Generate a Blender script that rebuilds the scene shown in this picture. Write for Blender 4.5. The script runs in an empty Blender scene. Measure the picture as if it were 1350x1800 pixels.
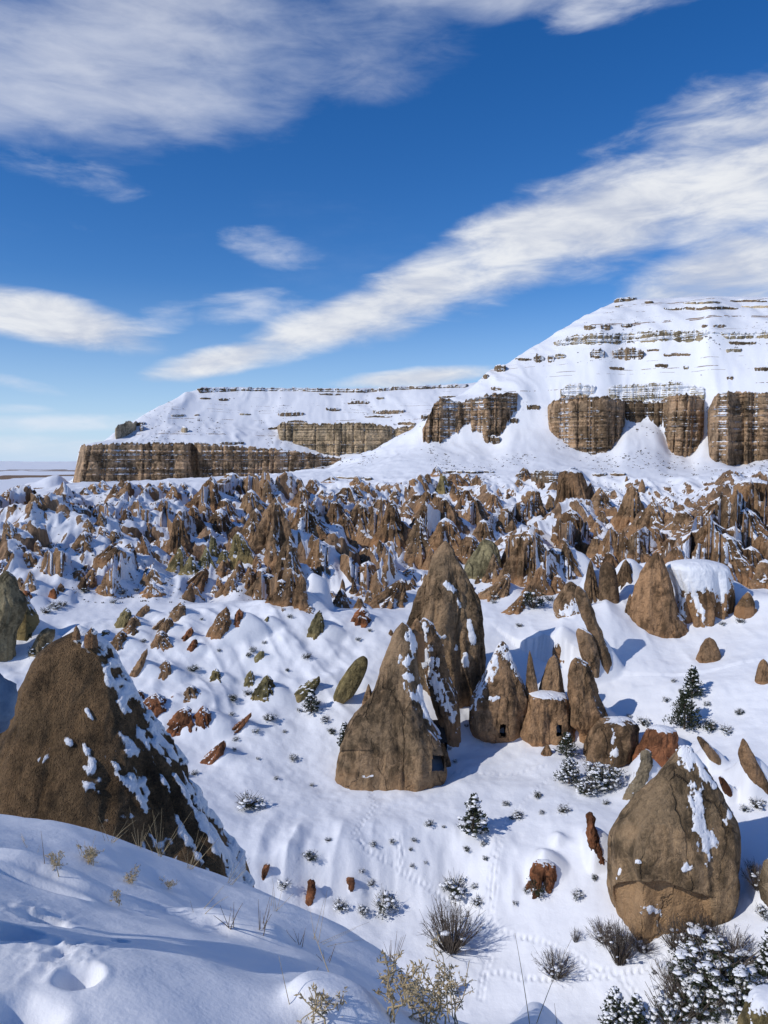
import bpy, math, random, time
_T0 = time.time()
import numpy as np
from math import radians, sin, cos, pi, tan, atan2, hypot
random.seed(7)
RNG = np.random.default_rng(7)
scene = bpy.context.scene
COL = scene.collection

# ------------------------------------------------------------------ camera, sky, sun, exposure
FPX = 1352.0                       # focal length in pixels of the 1350 x 1800 photograph
PITCH = radians(3.7)
cam_d = bpy.data.cameras.new('camera'); cam = bpy.data.objects.new('camera', cam_d); COL.objects.link(cam)
cam_d.sensor_fit = 'VERTICAL'; cam_d.sensor_height = 36.0; cam_d.lens = 36.0*FPX/1800.0
cam_d.clip_start = 0.05; cam_d.clip_end = 120000.0
cam.location = (0, 0, 0); cam.rotation_euler = (radians(90)-PITCH, 0, 0)
scene.camera = cam

def ray(px, py):
    u = (px-675.0)/FPX; v = (900.0-py)/FPX
    return u, cos(PITCH)+sin(PITCH)*v, -sin(PITCH)+cos(PITCH)*v
def azel(px, py):
    x, y, z = ray(px, py); return atan2(x, y), z/hypot(x, y)
def P(px, py, D):
    x, y, z = ray(px, py); s = D/hypot(x, y); return np.array((x*s, y*s, z*s))
def PY(px, py, Y):
    x, y, z = ray(px, py); return np.array((x*Y/y, Y, z*Y/y))
def proj(p):
    p = np.asarray(p); x, y, z = p[..., 0], p[..., 1], p[..., 2]
    d = y*cos(PITCH)-z*sin(PITCH); up = y*sin(PITCH)+z*cos(PITCH)
    d = np.where(np.abs(d) < 1e-6, 1e-6, d)
    return 675+FPX*x/d, 900-FPX*up/d

SUN_EL = radians(36.0); SUN_AZ = atan2(-0.89, -0.455)          # bearing from +Y towards +X
S = np.array((sin(SUN_AZ)*cos(SUN_EL), cos(SUN_AZ)*cos(SUN_EL), sin(SUN_EL)))
sun_d = bpy.data.lights.new('sun', 'SUN'); sun = bpy.data.objects.new('sun', sun_d); COL.objects.link(sun)
sun_d.energy = 2.3; sun_d.angle = radians(0.53); sun_d.color = (1.0, 0.965, 0.915)
from mathutils import Vector
sun.rotation_euler = Vector(S).to_track_quat('Z', 'Y').to_euler()
scene.view_settings.view_transform = 'Standard'; scene.view_settings.look = 'None'
scene.view_settings.exposure = 0.33; scene.view_settings.gamma = 1.0
scene.view_settings.use_curve_mapping = False

class NT:
    """small helper to write node trees"""
    def __init__(s, tree): s.t = tree; s.n = tree.nodes; s.l = tree.links
    def node(s, typ, **kw):
        n = s.n.new(typ)
        for k, v in kw.items(): setattr(n, k, v)
        return n
    def put(s, sock, v):
        if isinstance(v, bpy.types.NodeSocket): s.l.new(v, sock)
        elif v is not None: sock.default_value = v
    def math(s, op, a, b=None, c=None, clamp=False):
        n = s.node('ShaderNodeMath', operation=op, use_clamp=clamp)
        s.put(n.inputs[0], a)
        if b is not None: s.put(n.inputs[1], b)
        if c is not None: s.put(n.inputs[2], c)
        return n.outputs[0]
    def vmath(s, op, a, b=None):
        n = s.node('ShaderNodeVectorMath', operation=op); s.put(n.inputs[0], a)
        if op == 'SCALE': n.inputs['Scale'].default_value = 1.6
        if b is not None: s.put(n.inputs[1], b)
        return n.outputs[0]
    def noise(s, vec, scale, detail=4, rough=0.55, out=0, dist=0.0):
        n = s.node('ShaderNodeTexNoise'); s.put(n.inputs['Vector'], vec)
        n.inputs['Scale'].default_value = scale; n.inputs['Detail'].default_value = detail
        n.inputs['Roughness'].default_value = rough; n.inputs['Distortion'].default_value = dist
        return n.outputs[out]
    def ramp(s, v, lo, hi, a=0.0, b=1.0, smooth=True):
        n = s.node('ShaderNodeMapRange', interpolation_type='SMOOTHSTEP' if smooth else 'LINEAR')
        s.put(n.inputs[0], v); s.put(n.inputs[1], lo); s.put(n.inputs[2], hi); s.put(n.inputs[3], a); s.put(n.inputs[4], b)
        return n.outputs[0]
    def mix(s, f, a, b, mode='MIX'):
        n = s.node('ShaderNodeMix', data_type='RGBA', blend_type=mode)
        s.put(n.inputs[0], f)
        for k, v in ((6, a), (7, b)):
            if isinstance(v, tuple) and len(v) == 3: v = v+(1.0,)
            s.put(n.inputs[k], v)
        return n.outputs[2]
    def bump(s, h, strength, dist, normal=None):
        n = s.node('ShaderNodeBump'); s.put(n.inputs['Height'], h)
        n.inputs['Strength'].default_value = strength; n.inputs['Distance'].default_value = dist
        if normal is not None: s.put(n.inputs['Normal'], normal)
        return n.outputs[0]
    def attr(s, name):
        return s.node('ShaderNodeAttribute', attribute_name=name).outputs['Fac']

def make_world():
    w = bpy.data.worlds.new('World'); scene.world = w; w.use_nodes = True
    t = NT(w.node_tree); t.n.clear()
    out = t.node('ShaderNodeOutputWorld'); bg = t.node('ShaderNodeBackground'); bg.inputs['Strength'].default_value = 0.10
    sky = t.node('ShaderNodeTexSky', sky_type='NISHITA'); sky.sun_disc = False
    sky.sun_elevation = SUN_EL; sky.sun_rotation = SUN_AZ
    sky.altitude = 1500; sky.air_density = 1.0; sky.dust_density = 0.25; sky.ozone_density = 3.0
    hs = t.node('ShaderNodeHueSaturation'); hs.inputs['Hue'].default_value = 0.510; hs.inputs['Saturation'].default_value = 1.34; hs.inputs['Value'].default_value = 0.98
    t.put(hs.inputs['Color'], sky.outputs[0])
    co = t.node('ShaderNodeTexCoord').outputs['Generated']
    sp = t.node('ShaderNodeSeparateXYZ'); t.put(sp.inputs[0], co)
    az = t.math('ARCTAN2', sp.outputs[0], sp.outputs[1])
    # the same weather goes on round the horizon: bearings fold back and forth every 80 degrees
    az = t.math('SUBTRACT', t.math('ABSOLUTE', t.math('SUBTRACT', t.math('FLOORED_MODULO', t.math('SUBTRACT', az, radians(40)), radians(160)), radians(80))), radians(40))
    el = t.math('ARCSINE', sp.outputs[2], clamp=False)
    def blob(cx, cy, a, b, rot, amp=1.0):
        A0, t0 = azel(cx, cy); E0 = math.atan(t0)
        k = 1.0/FPX
        da = t.math('MULTIPLY', t.math('SUBTRACT', az, A0), cos(E0)); de = t.math('SUBTRACT', el, E0)
        c, s_ = cos(radians(rot)), sin(radians(rot))
        u = t.math('ADD', t.math('MULTIPLY', da, c/(a*k)), t.math('MULTIPLY', de, s_/(a*k)))
        v = t.math('ADD', t.math('MULTIPLY', da, -s_/(b*k)), t.math('MULTIPLY', de, c/(b*k)))
        r2 = t.math('ADD', t.math('MULTIPLY', u, u), t.math('MULTIPLY', v, v))
        return t.math('MULTIPLY', t.math('SUBTRACT', 1.0, t.math('MINIMUM', r2, 4.0)), amp)
    thick = [(395, 632, 150, 30, 14), (565, 580, 190, 42, 17), (745, 512, 200, 62, 23), (930, 425, 210, 84, 26), (1110, 350, 230, 108, 24), (1330, 310, 220, 115, 12),
             (1290, 468, 210, 76, 16), (1480, 440, 160, 80, 10), (60, 558, 215, 42, -8), (-120, 540, 120, 50, -3), (735, 664, 165, 19, 4)]
    soft = [(330, 55, 510, 125, 9), (640, 10, 420, 80, 10), (40, 90, 280, 145, 5), (350, 155, 200, 75, 0), (900, -5, 240, 36, 6)]
    thin = [(90, 305, 130, 32, -6), (200, 418, 100, 22, -12), (485, 440, 90, 26, -10), 
            (1120, 0, 190, 26, 5), (290, 565, 70, 30, 20), (430, 545, 110, 30, 8), (30, 675, 70, 12, -10), (60, 745, 220, 16, 2), (0, 718, 80, 9, 0), (60, 785, 260, 22, 0)]
    def mx(lst):
        acc = None
        for b in lst:
            e = blob(*b); acc = e if acc is None else t.math('MAXIMUM', acc, e)
        return acc
    cv = t.node('ShaderNodeCombineXYZ'); t.put(cv.inputs[0], az); t.put(cv.inputs[1], t.math('MULTIPLY', el, 1.6)); cv.inputs[2].default_value = 0.37
    v0 = cv.outputs[0]
    # shear so wisps run with the wind, up to the right
    rot = t.node('ShaderNodeMapping'); t.put(rot.inputs['Vector'], v0); rot.inputs['Rotation'].default_value = (0, 0, radians(-28)); rot.inputs['Scale'].default_value = (0.5, 1.1, 1.0)
    n1 = t.noise(rot.outputs[0], 6.0, 7, 0.52, dist=0.25)
    n2 = t.noise(rot.outputs[0], 21.0, 9, 0.6, dist=0.35)
    n3 = t.noise(v0, 5.0, 3, 0.5)
    nn = t.math('ADD', t.math('MULTIPLY', t.math('SUBTRACT', n1, 0.5), 2.6), t.math('MULTIPLY', t.math('SUBTRACT', n2, 0.5), 1.5))
    A1 = t.ramp(t.math('ADD', t.math('MULTIPLY', mx(thick), 1.15), t.math('MULTIPLY', nn, 1.05)), -0.25, 1.15)
    A2 = t.ramp(t.math('ADD', t.math('MULTIPLY', mx(thin), 0.85), t.math('MULTIPLY', nn, 2.0)), -0.1, 2.2)
    A3 = t.math('MULTIPLY', t.ramp(t.math('ADD', mx(soft), t.math('MULTIPLY', nn, 0.95)), -0.15, 1.85), 0.66)
    A1 = t.math('MULTIPLY', A1, 0.97); A2 = t.math('MULTIPLY', A2, 0.74)
    veil = t.math('MULTIPLY', t.ramp(t.noise(rot.outputs[0], 3.2, 7, 0.6), 0.55, 0.85), 0.14)
    hz = t.math('POWER', t.ramp(el, radians(13), radians(-0.5), 0.0, 0.90, False), 1.6)     # moist air low over the plain
    c1 = t.mix(t.ramp(t.math('ADD', n2, t.math('MULTIPLY', n3, 0.8)), 0.65, 1.15), (4.2, 4.6, 5.6), (6.8, 6.95, 7.2))
    c2 = t.mix(t.ramp(n1, 0.35, 0.7), (5.2, 5.7, 6.8), (6.9, 7.1, 7.6))
    base = t.mix(hz, hs.outputs[0], (3.9, 5.3, 7.6))
    base = t.mix(veil, base, (5.5, 6.2, 7.8))
    base = t.mix(A2, base, c2); base = t.mix(A3, base, c2); base = t.mix(A1, base, c1)
    t.put(bg.inputs['Color'], base); t.put(out.inputs['Surface'], bg.outputs[0])
make_world()

# ------------------------------------------------------------------ numeric helpers
def smooth(a, b, x):
    t = np.clip((np.asarray(x, float)-a)/(b-a), 0, 1); return t*t*(3-2*t)
def _hash(ix, iy, iz, seed):
    h = (ix.astype(np.int64)*374761393+iy.astype(np.int64)*668265263+iz.astype(np.int64)*2147483647+seed*1274126177) & 0xFFFFFFFF
    h = ((h ^ (h >> 13))*1274126177) & 0xFFFFFFFF
    return ((h ^ (h >> 16)) & 0xFFFF)/65535.0
def vnoise(x, y, z, seed=0):
    x, y, z = np.broadcast_arrays(np.asarray(x, float), np.asarray(y, float), np.asarray(z, float))
    fx, fy, fz = np.floor(x), np.floor(y), np.floor(z)
    tx, ty, tz = x-fx, y-fy, z-fz
    tx, ty, tz = tx*tx*(3-2*tx), ty*ty*(3-2*ty), tz*tz*(3-2*tz)
    ix, iy, iz = fx.astype(np.int64), fy.astype(np.int64), fz.astype(np.int64)
    r = 0
    for dx in (0, 1):
        wx = tx if dx else 1-tx
        for dy in (0, 1):
            wy = ty if dy else 1-ty
            for dz in (0, 1):
                wz = tz if dz else 1-tz
                r = r+wx*wy*wz*_hash(ix+dx, iy+dy, iz+dz, seed)
    return r
def fbm(x, y, z=0.0, octv=4, seed=0, gain=0.5, lac=2.03):
    a, s, n = 1.0, 0.0, 0.0
    x, y, z = np.asarray(x, float), np.asarray(y, float), np.asarray(z, float)
    for i in range(octv):
        s = s+a*vnoise(x, y, z, seed+i*17); n += a; a *= gain
        x, y, z = x*lac+3.1, y*lac+1.7, z*lac+5.3
    return s/n
def ridged(x, y, z=0.0, octv=3, seed=0):
    a, s, n = 1.0, 0.0, 0.0
    x, y, z = np.asarray(x, float), np.asarray(y, float), np.asarray(z, float)
    for i in range(octv):
        s = s+a*(1-np.abs(2*vnoise(x, y, z, seed+i*31)-1)); n += a; a *= 0.5
        x, y, z = x*2.1+2.7, y*2.1+9.1, z*2.1
    return s/n
def pchip_slopes(x, y):
    """monotone slopes, knots along axis 0"""
    h = np.diff(x, axis=0); d = np.diff(y, axis=0)/np.where(h == 0, 1e-9, h)
    m = np.zeros_like(y)
    w1 = 2*h[1:]+h[:-1]; w2 = h[1:]+2*h[:-1]
    ok = d[:-1]*d[1:] > 0
    with np.errstate(divide='ignore', invalid='ignore'):
        hm = (w1+w2)/(w1/d[:-1]+w2/d[1:])
    m[1:-1] = np.where(ok, hm, 0); m[0] = d[0]; m[-1] = d[-1]
    return m
def pchip(x, y, xq):
    x, y, xq = np.asarray(x, float), np.asarray(y, float), np.asarray(xq, float)
    if len(x) == 2: return np.interp(xq, x, y)
    m = pchip_slopes(x, y); i = np.clip(np.searchsorted(x, xq)-1, 0, len(x)-2)
    h = x[i+1]-x[i]; t = np.clip((xq-x[i])/h, 0, 1)
    return hermite(y[i], y[i+1], m[i]*h, m[i+1]*h, t)
def hermite(y0, y1, m0, m1, t):
    t2 = t*t; t3 = t2*t
    return y0*(2*t3-3*t2+1)+m0*(t3-2*t2+t)+y1*(3*t2-2*t3)+m1*(t3-t2)

def np_mesh(name, v, quads, mats, attrs=None, smooth_shade=True):
    me = bpy.data.meshes.new(name); v = np.ascontiguousarray(v, dtype=np.float32); q = np.ascontiguousarray(quads, dtype=np.int32)
    k = q.shape[1]
    me.vertices.add(len(v)); me.vertices.foreach_set('co', v.ravel())
    me.loops.add(q.size); me.loops.foreach_set('vertex_index', q.ravel())
    me.polygons.add(len(q)); me.polygons.foreach_set('loop_start', np.arange(0, q.size, k, dtype=np.int32))
    me.polygons.foreach_set('use_smooth', np.full(len(q), smooth_shade, dtype=bool))
    me.update(calc_edges=True)
    for n_, a in (attrs or {}).items():
        at = me.attributes.new(n_, 'FLOAT', 'POINT'); at.data.foreach_set('value', np.ascontiguousarray(a, dtype=np.float32).ravel())
    for m in (mats if isinstance(mats, (list, tuple)) else [mats]): me.materials.append(m)
    return me
def grid_quads(nr, nc, wrap=False):
    r = np.arange(nr-1)[:, None]; c = np.arange(nc if wrap else nc-1)[None, :]
    c2 = (c+1) % nc
    return np.stack([r*nc+c, r*nc+c2, (r+1)*nc+c2, (r+1)*nc+c], -1).reshape(-1, 4)
def grid_normals(p, wrap=False):
    """p: (nr, nc, 3)"""
    du = np.gradient(p, axis=0)
    if wrap: dv = (np.roll(p, -1, 1)-np.roll(p, 1, 1))*0.5
    else: dv = np.gradient(p, axis=1)
    n = np.cross(dv, du); l = np.linalg.norm(n, axis=-1, keepdims=True)
    return n/np.maximum(l, 1e-9)
def link(name, me, parent=None, label=None, cat=None, group=None, kind=None):
    o = bpy.data.objects.new(name, me); COL.objects.link(o)
    if parent is not None: o.parent = parent
    return tag(o, label, cat, group, kind)
def tag(o, label=None, cat=None, group=None, kind=None):
    if label: o['label'] = label
    if cat: o['category'] = cat
    if group: o['group'] = group
    if kind: o['kind'] = kind
    return o
def copy_tree(o, parent=None):
    c = o.copy(); COL.objects.link(c)
    if parent is not None: c.parent = parent
    for ch in o.children: copy_tree(ch, c)
    return c

class MB:
    """collects triangles and quads for one mesh"""
    def __init__(s): s.v = []; s.f = []
    def tube(s, pts, r0, r1, sides=4):
        pts = [Vector(p) for p in pts]; base = len(s.v); n = len(pts)
        for i, p in enumerate(pts):
            d = (pts[min(i+1, n-1)]-pts[max(i-1, 0)])
            d = d.normalized() if d.length > 1e-9 else Vector((0, 0, 1))
            a = d.cross(Vector((0.31, 0.87, 0.2))).normalized(); b = d.cross(a)
            r = r0+(r1-r0)*i/max(n-1, 1)
            for k in range(sides):
                t = 2*pi*k/sides; s.v.append(tuple(p+a*(r*cos(t))+b*(r*sin(t))))
        for i in range(n-1):
            for k in range(sides):
                k2 = (k+1) % sides
                s.f.append((base+i*sides+k, base+i*sides+k2, base+(i+1)*sides+k2, base+(i+1)*sides+k))
        s.f.append(tuple(base+(n-1)*sides+k for k in range(sides)))
    def leaf(s, p, d, w, up=None):
        p = Vector(p); d = Vector(d); u = up or Vector((random.uniform(-1, 1), random.uniform(-1, 1), random.uniform(-1, 1)))
        a = d.cross(u)
        if a.length < 1e-6: a = d.cross(Vector((0, 0, 1)))
        a = a.normalized()*w; b = len(s.v)
        s.v += [tuple(p), tuple(p+d*0.5+a), tuple(p+d), tuple(p+d*0.5-a)]; s.f.append((b, b+1, b+2, b+3))
    def blob(s, c, rx, ry, rz, jit=0.25, n=7, m=4):
        c = Vector(c); b = len(s.v); ph = random.uniform(0, 6)
        s.v.append(tuple(c+Vector((0, 0, rz))))
        for i in range(1, m):
            t = pi*i/m
            for k in range(n):
                a = 2*pi*k/n+ph; j = 1+random.uniform(-jit, jit)
                s.v.append(tuple(c+Vector((rx*sin(t)*cos(a)*j, ry*sin(t)*sin(a)*j, rz*cos(t)*(j if t < pi/2 else 0.55)))))
        s.v.append(tuple(c-Vector((0, 0, rz*0.5)))); e = len(s.v)-1
        for k in range(n):
            k2 = (k+1) % n; s.f.append((b, b+1+k, b+1+k2))
            for i in range(m-2):
                s.f.append((b+1+i*n+k, b+1+(i+1)*n+k, b+1+(i+1)*n+k2, b+1+i*n+k2))
            s.f.append((b+1+(m-2)*n+k, e, b+1+(m-2)*n+k2))
    def mesh(s, name, mat, smooth_shade=True):
        me = bpy.data.meshes.new(name); me.from_pydata(s.v, [], s.f); me.materials.append(mat)
        if smooth_shade: me.polygons.foreach_set('use_smooth', np.ones(len(me.polygons), dtype=bool))
        me.update(); return me

# ------------------------------------------------------------------ materials
def new_mat(name):
    m = bpy.data.materials.new(name); m.use_nodes = True; t = NT(m.node_tree)
    b = t.n['Principled BSDF']; b.inputs['Specular IOR Level'].default_value = 0.25
    return m, t, b
SNOW = (0.83, 0.838, 0.86)
def ground_mat(name, rock, fine, spread):
    m, t, b = new_mat(name)
    pos = t.node('ShaderNodeNewGeometry').outputs['Position']
    at = t.attr('snow')
    n = t.noise(pos, spread, 6, 0.62)
    s = t.math('ADD', at, t.math('MULTIPLY', t.math('SUBTRACT', n, 0.5), 0.7))
    sp = t.node('ShaderNodeSeparateXYZ'); t.put(sp.inputs[0], pos)
    cz = t.node('ShaderNodeCombineXYZ'); t.put(cz.inputs[2], t.math('ADD', sp.outputs[2], t.math('MULTIPLY', t.noise(pos, 0.02, 3), 5.0)))
    band = t.ramp(t.noise(cz.outputs[0], 0.33, 5, 0.75), 0.54, 0.60)
    brk = t.ramp(t.noise(pos, 0.07, 5, 0.7), 0.47, 0.60)
    s = t.math('SUBTRACT', s, t.math('MULTIPLY', t.math('MULTIPLY', band, brk), t.math('MULTIPLY', t.attr('strat'), 7.0)))
    k = t.ramp(s, -0.03, 0.05)
    mp = t.node('ShaderNodeMapping'); t.put(mp.inputs['Vector'], pos); mp.inputs['Scale'].default_value = (1, 1, 0.25)
    nr = t.noise(mp.outputs[0], 0.55, 6, 0.68, dist=0.4)
    rc = t.mix(t.ramp(nr, 0.36, 0.64), tuple(c*0.5 for c in rock), tuple(c*1.45 for c in rock))
    sn = t.mix(t.noise(pos, 0.09, 3), tuple(c*0.97 for c in SNOW), tuple(min(1, c*1.02) for c in SNOW))
    t.put(b.inputs['Base Color'], t.mix(k, rc, sn))
    t.put(b.inputs['Roughness'], t.math('SUBTRACT', 0.9, t.math('MULTIPLY', k, 0.25)))
    h = t.math('ADD', t.math('MULTIPLY', t.noise(pos, fine, 5, 0.6), 0.5), t.math('MULTIPLY', k, 0.9))
    h = t.math('ADD', h, t.math('MULTIPLY', t.math('SUBTRACT', 1.0, k), t.math('MULTIPLY', nr, 3.5)))
    t.put(b.inputs['Normal'], t.bump(h, 0.6, 0.30/fine))
    return m
M_GROUND = ground_mat('snowy ground', (0.23, 0.143, 0.082), 0.9, 0.8)
def bank_mat():
    m, t, b = new_mat('near snow'); pos = t.node('ShaderNodeNewGeometry').outputs['Position']
    sn = t.mix(t.noise(pos, 0.7, 3), (0.83, 0.84, 0.865), (0.875, 0.88, 0.895)); t.put(b.inputs['Base Color'], sn)
    b.inputs['Roughness'].default_value = 0.6
    h = t.math('ADD', t.math('MULTIPLY', t.noise(pos, 5.0, 4, 0.5), 1.0), t.math('MULTIPLY', t.noise(pos, 60.0, 4, 0.6), 0.16))
    t.put(b.inputs['Normal'], t.bump(h, 0.30, 0.05)); return m
M_BANK = bank_mat()
def rock_mat(name, s1, strata=0.0):
    """weathered tuff: the object's own colour, stained, streaked and dusted with snow"""
    m, t, b = new_mat(name)
    pos = t.node('ShaderNodeNewGeometry').outputs['Position']
    colr = t.node('ShaderNodeObjectInfo').outputs['Color']
    hf = t.attr('hf')
    mp = t.node('ShaderNodeMapping'); t.put(mp.inputs['Vector'], pos); mp.inputs['Scale'].default_value = (1, 1, 0.22)
    big = t.noise(pos, 0.16*s1, 5, 0.6); st = t.noise(mp.outputs[0], 0.7*s1, 6, 0.65); fine = t.noise(pos, 3.2*s1, 6, 0.68)
    mid = t.noise(pos, 0.75*s1, 6, 0.68, dist=0.6)
    stain = t.ramp(t.math('ADD', t.math('ADD', t.math('MULTIPLY', big, 0.6), t.math('MULTIPLY', st, 0.55)), t.math('MULTIPLY', mid, 0.55)), 0.74, 0.98)
    c = t.mix(stain, t.mix(1.0, colr, (1.6, 1.55, 1.45), 'MULTIPLY'), t.mix(1.0, colr, (0.48, 0.47, 0.43), 'MULTIPLY'))
    c = t.mix(t.math('MULTIPLY', t.ramp(fine, 0.40, 0.62), 0.5), c, t.mix(1.0, c, (0.62, 0.6, 0.58), 'MULTIPLY'))
    wp = t.vmath('ADD', mp.outputs[0], t.vmath('SCALE', t.noise(pos, 0.5*s1, 4, 0.6, out=1), None))
    vo = t.node('ShaderNodeTexVoronoi', feature='DISTANCE_TO_EDGE'); t.put(vo.inputs['Vector'], wp); vo.inputs['Scale'].default_value = 0.22*s1
    crack = t.math('MULTIPLY', t.ramp(vo.outputs[0], 0.028, 0.0), t.ramp(big, 0.42, 0.6))
    c = t.mix(t.math('MULTIPLY', crack, 0.6), c, t.mix(1.0, c, (0.35, 0.33, 0.3), 'MULTIPLY'))
    c = t.mix(t.math('MULTIPLY', t.ramp(t.noise(pos, 0.10*s1, 4, 0.6, dist=0.8), 0.48, 0.60), 0.55), c, t.mix(1.0, c, (0.58, 0.63, 0.66), 'MULTIPLY'))
    # the freshly scoured foot of a rock is paler and more orange; lip hollows borrow it as painted sunlight
    foot = t.ramp(t.math('ADD', hf, t.math('MULTIPLY', t.math('SUBTRACT', st, 0.5), 0.35)), 0.80, 0.92)
    c = t.mix(t.math('MULTIPLY', foot, 0.65), c, t.mix(1.0, colr, (1.75, 1.55, 1.35), 'MULTIPLY'))
    if strata:
        sp = t.node('ShaderNodeSeparateXYZ'); t.put(sp.inputs[0], pos)
        zz = t.math('ADD', sp.outputs[2], t.math('MULTIPLY', t.math('SUBTRACT', t.noise(pos, 0.05, 3), 0.5), 3.0))
        cz = t.node('ShaderNodeCombineXYZ'); t.put(cz.inputs[2], zz); 
        band = t.noise(cz.outputs[0], 0.42, 6, 0.75)
        c = t.mix(t.math('MULTIPLY', t.ramp(band, 0.52, 0.62), strata), c, t.mix(1.0, c, (1.5, 1.5, 1.42), 'MULTIPLY'))
        c = t.mix(t.math('MULTIPLY', t.ramp(band, 0.46, 0.38), strata), c, t.mix(1.0, c, (0.5, 0.48, 0.46), 'MULTIPLY'))
        cz2 = t.node('ShaderNodeCombineXYZ'); t.put(cz2.inputs[2], t.math('ADD', zz, t.math('MULTIPLY', t.noise(pos, 0.35, 4), 0.9)))
        thin = t.noise(cz2.outputs[0], 1.5, 4, 0.8)
        c = t.mix(t.math('MULTIPLY', t.ramp(thin, 0.47, 0.40), 0.5), c, t.mix(1.0, c, (0.42, 0.38, 0.34), 'MULTIPLY'))
    sa = t.attr('snow')
    ns = t.noise(pos, 1.6*s1, 7, 0.66)
    s = t.math('ADD', sa, t.math('MULTIPLY', t.math('SUBTRACT', ns, 0.5), 0.55))
    k = t.ramp(s, -0.05, 0.07)
    t.put(b.inputs['Roughness'], t.math('SUBTRACT', 0.93, t.math('MULTIPLY', k, 0.3)))
    h = t.math('ADD', t.math('ADD', t.math('MULTIPLY', fine, 0.5), t.math('MULTIPLY', st, 1.0)), t.math('MULTIPLY', mid, 1.6))
    h = t.math('SUBTRACT', h, t.math('MULTIPLY', crack, 0.8))
    if s1 > 2:                                    # close by the grain of the rock shows
        vg = t.node('ShaderNodeTexVoronoi'); t.put(vg.inputs['Vector'], pos); vg.inputs['Scale'].default_value = 26.0
        grit = t.noise(pos, 22.0, 6, 0.7)
        h = t.math('ADD', t.math('ADD', t.math('MULTIPLY', big, 1.2), t.math('MULTIPLY', grit, 1.0)), t.math('MULTIPLY', t.ramp(vg.outputs[0], 0.5, 0.0), 0.5))
        c = t.mix(t.math('MULTIPLY', t.ramp(grit, 0.42, 0.60), 0.55), t.mix(1.0, c, (1.15, 1.12, 1.05), 'MULTIPLY'), t.mix(1.0, c, (0.55, 0.53, 0.5), 'MULTIPLY'))
    t.put(b.inputs['Base Color'], t.mix(k, c, SNOW))
    h = t.math('ADD', t.math('MULTIPLY', h, t.math('SUBTRACT', 1.0, t.math('MULTIPLY', k, 0.75))), t.math('MULTIPLY', k, 1.1))
    t.put(b.inputs['Normal'], t.bump(h, 1.0, 0.55/s1 if s1 < 2 else 0.10)); return m
M_ROCK = rock_mat('tuff', 1.0)
M_NEAR = rock_mat('near tuff', 3.2)
M_FAR = rock_mat('far tuff', 0.7)
M_CLIFF = rock_mat('layered tuff', 0.6, 0.65)
def plain(name, c, rough=0.85, var=0.3, scale=8.0, spec=0.2):
    m, t, b = new_mat(name); pos = t.node('ShaderNodeNewGeometry').outputs['Position']
    t.put(b.inputs['Base Color'], t.mix(t.noise(pos, scale, 4), tuple(x*(1-var) for x in c), tuple(x*(1+var) for x in c)))
    b.inputs['Roughness'].default_value = rough; b.inputs['Specular IOR Level'].default_value = spec; return m
M_LEAF = plain('juniper green', (0.035, 0.045, 0.022), 0.7, 0.5)
M_TWIG = plain('dark twig', (0.11, 0.088, 0.07), 0.9, 0.4)
M_BARK = plain('bark', (0.10, 0.075, 0.055), 0.9)
M_SNOWC = plain('lying snow', (0.86, 0.87, 0.89), 0.6, 0.03, 2.0)
M_STRAW = plain('straw', (0.42, 0.33, 0.19), 0.8, 0.25, 30)
M_STRAWD = plain('brown straw', (0.20, 0.14, 0.085), 0.85, 0.3, 30)
M_HOLE = plain('cave dark', (0.045, 0.033, 0.025), 0.95)
COLORS = {'brown': (0.275, 0.172, 0.098), 'dark': (0.23, 0.140, 0.080), 'red': (0.25, 0.105, 0.05), 'olive': (0.215, 0.180, 0.088),
          'pale': (0.38, 0.30, 0.185), 'tan': (0.29, 0.185, 0.108), 'grey': (0.22, 0.175, 0.118)}
# ------------------------------------------------------------------ ground: a height field on bearings and distances
class Field:
    def __init__(s, rows, counts, azs):
        K = len(rows); C = len(azs)
        D = np.zeros((K, C)); Z = np.zeros((K, C))
        for k, r in enumerate(rows):
            a, d, z = [], [], []
            for px, py, dist in r:
                A, te = azel(px, py); a.append(A); d.append(dist); z.append(dist*te)
            a = np.array(a); D[k] = pchip(a, d, np.clip(azs, a[0], a[-1])); Z[k] = pchip(a, z, np.clip(azs, a[0], a[-1]))
        for k in range(1, K): D[k] = np.maximum(D[k], D[k-1]+0.3)
        m = pchip_slopes(D, Z)
        outD, outZ = [], []
        for k in range(K-1):
            h = D[k+1]-D[k]
            for i in range(counts[k]):
                t = i/counts[k]
                outD.append(D[k]+h*t); outZ.append(hermite(Z[k], Z[k+1], m[k]*h, m[k+1]*h, t))
        outD.append(D[-1]); outZ.append(Z[-1])
        s.az = azs; s.D = np.array(outD); s.Z = np.array(outZ)
        s.X = s.D*np.sin(azs)[None]; s.Y = s.D*np.cos(azs)[None]
    def pts(s): return np.stack([s.X, s.Y, s.Z], -1)
    def z(s, x, y):
        A = atan2(x, y); D = hypot(x, y); j = np.interp(A, s.az, np.arange(len(s.az))); j0 = int(min(max(j, 0), len(s.az)-2)); f = j-j0
        return (1-f)*np.interp(D, s.D[:, j0], s.Z[:, j0])+f*np.interp(D, s.D[:, j0+1], s.Z[:, j0+1])
    def hit(s, px, py, lo=None, hi=None):
        A, te = azel(px, py); j = np.interp(A, s.az, np.arange(len(s.az))); j0 = int(min(max(j, 0), len(s.az)-2)); f = j-j0
        ns = 3000 if lo else 6000; lo = lo or s.D[1].min(); hi = hi or s.D[-1].max()
        d = np.exp(np.linspace(math.log(lo), math.log(hi), ns))
        zz = (1-f)*np.interp(d, s.D[:, j0], s.Z[:, j0])+f*np.interp(d, s.D[:, j0+1], s.Z[:, j0+1])
        b = np.nonzero(zz >= d*te)[0]
        return float(d[b[0]]) if len(b) else None

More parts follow.
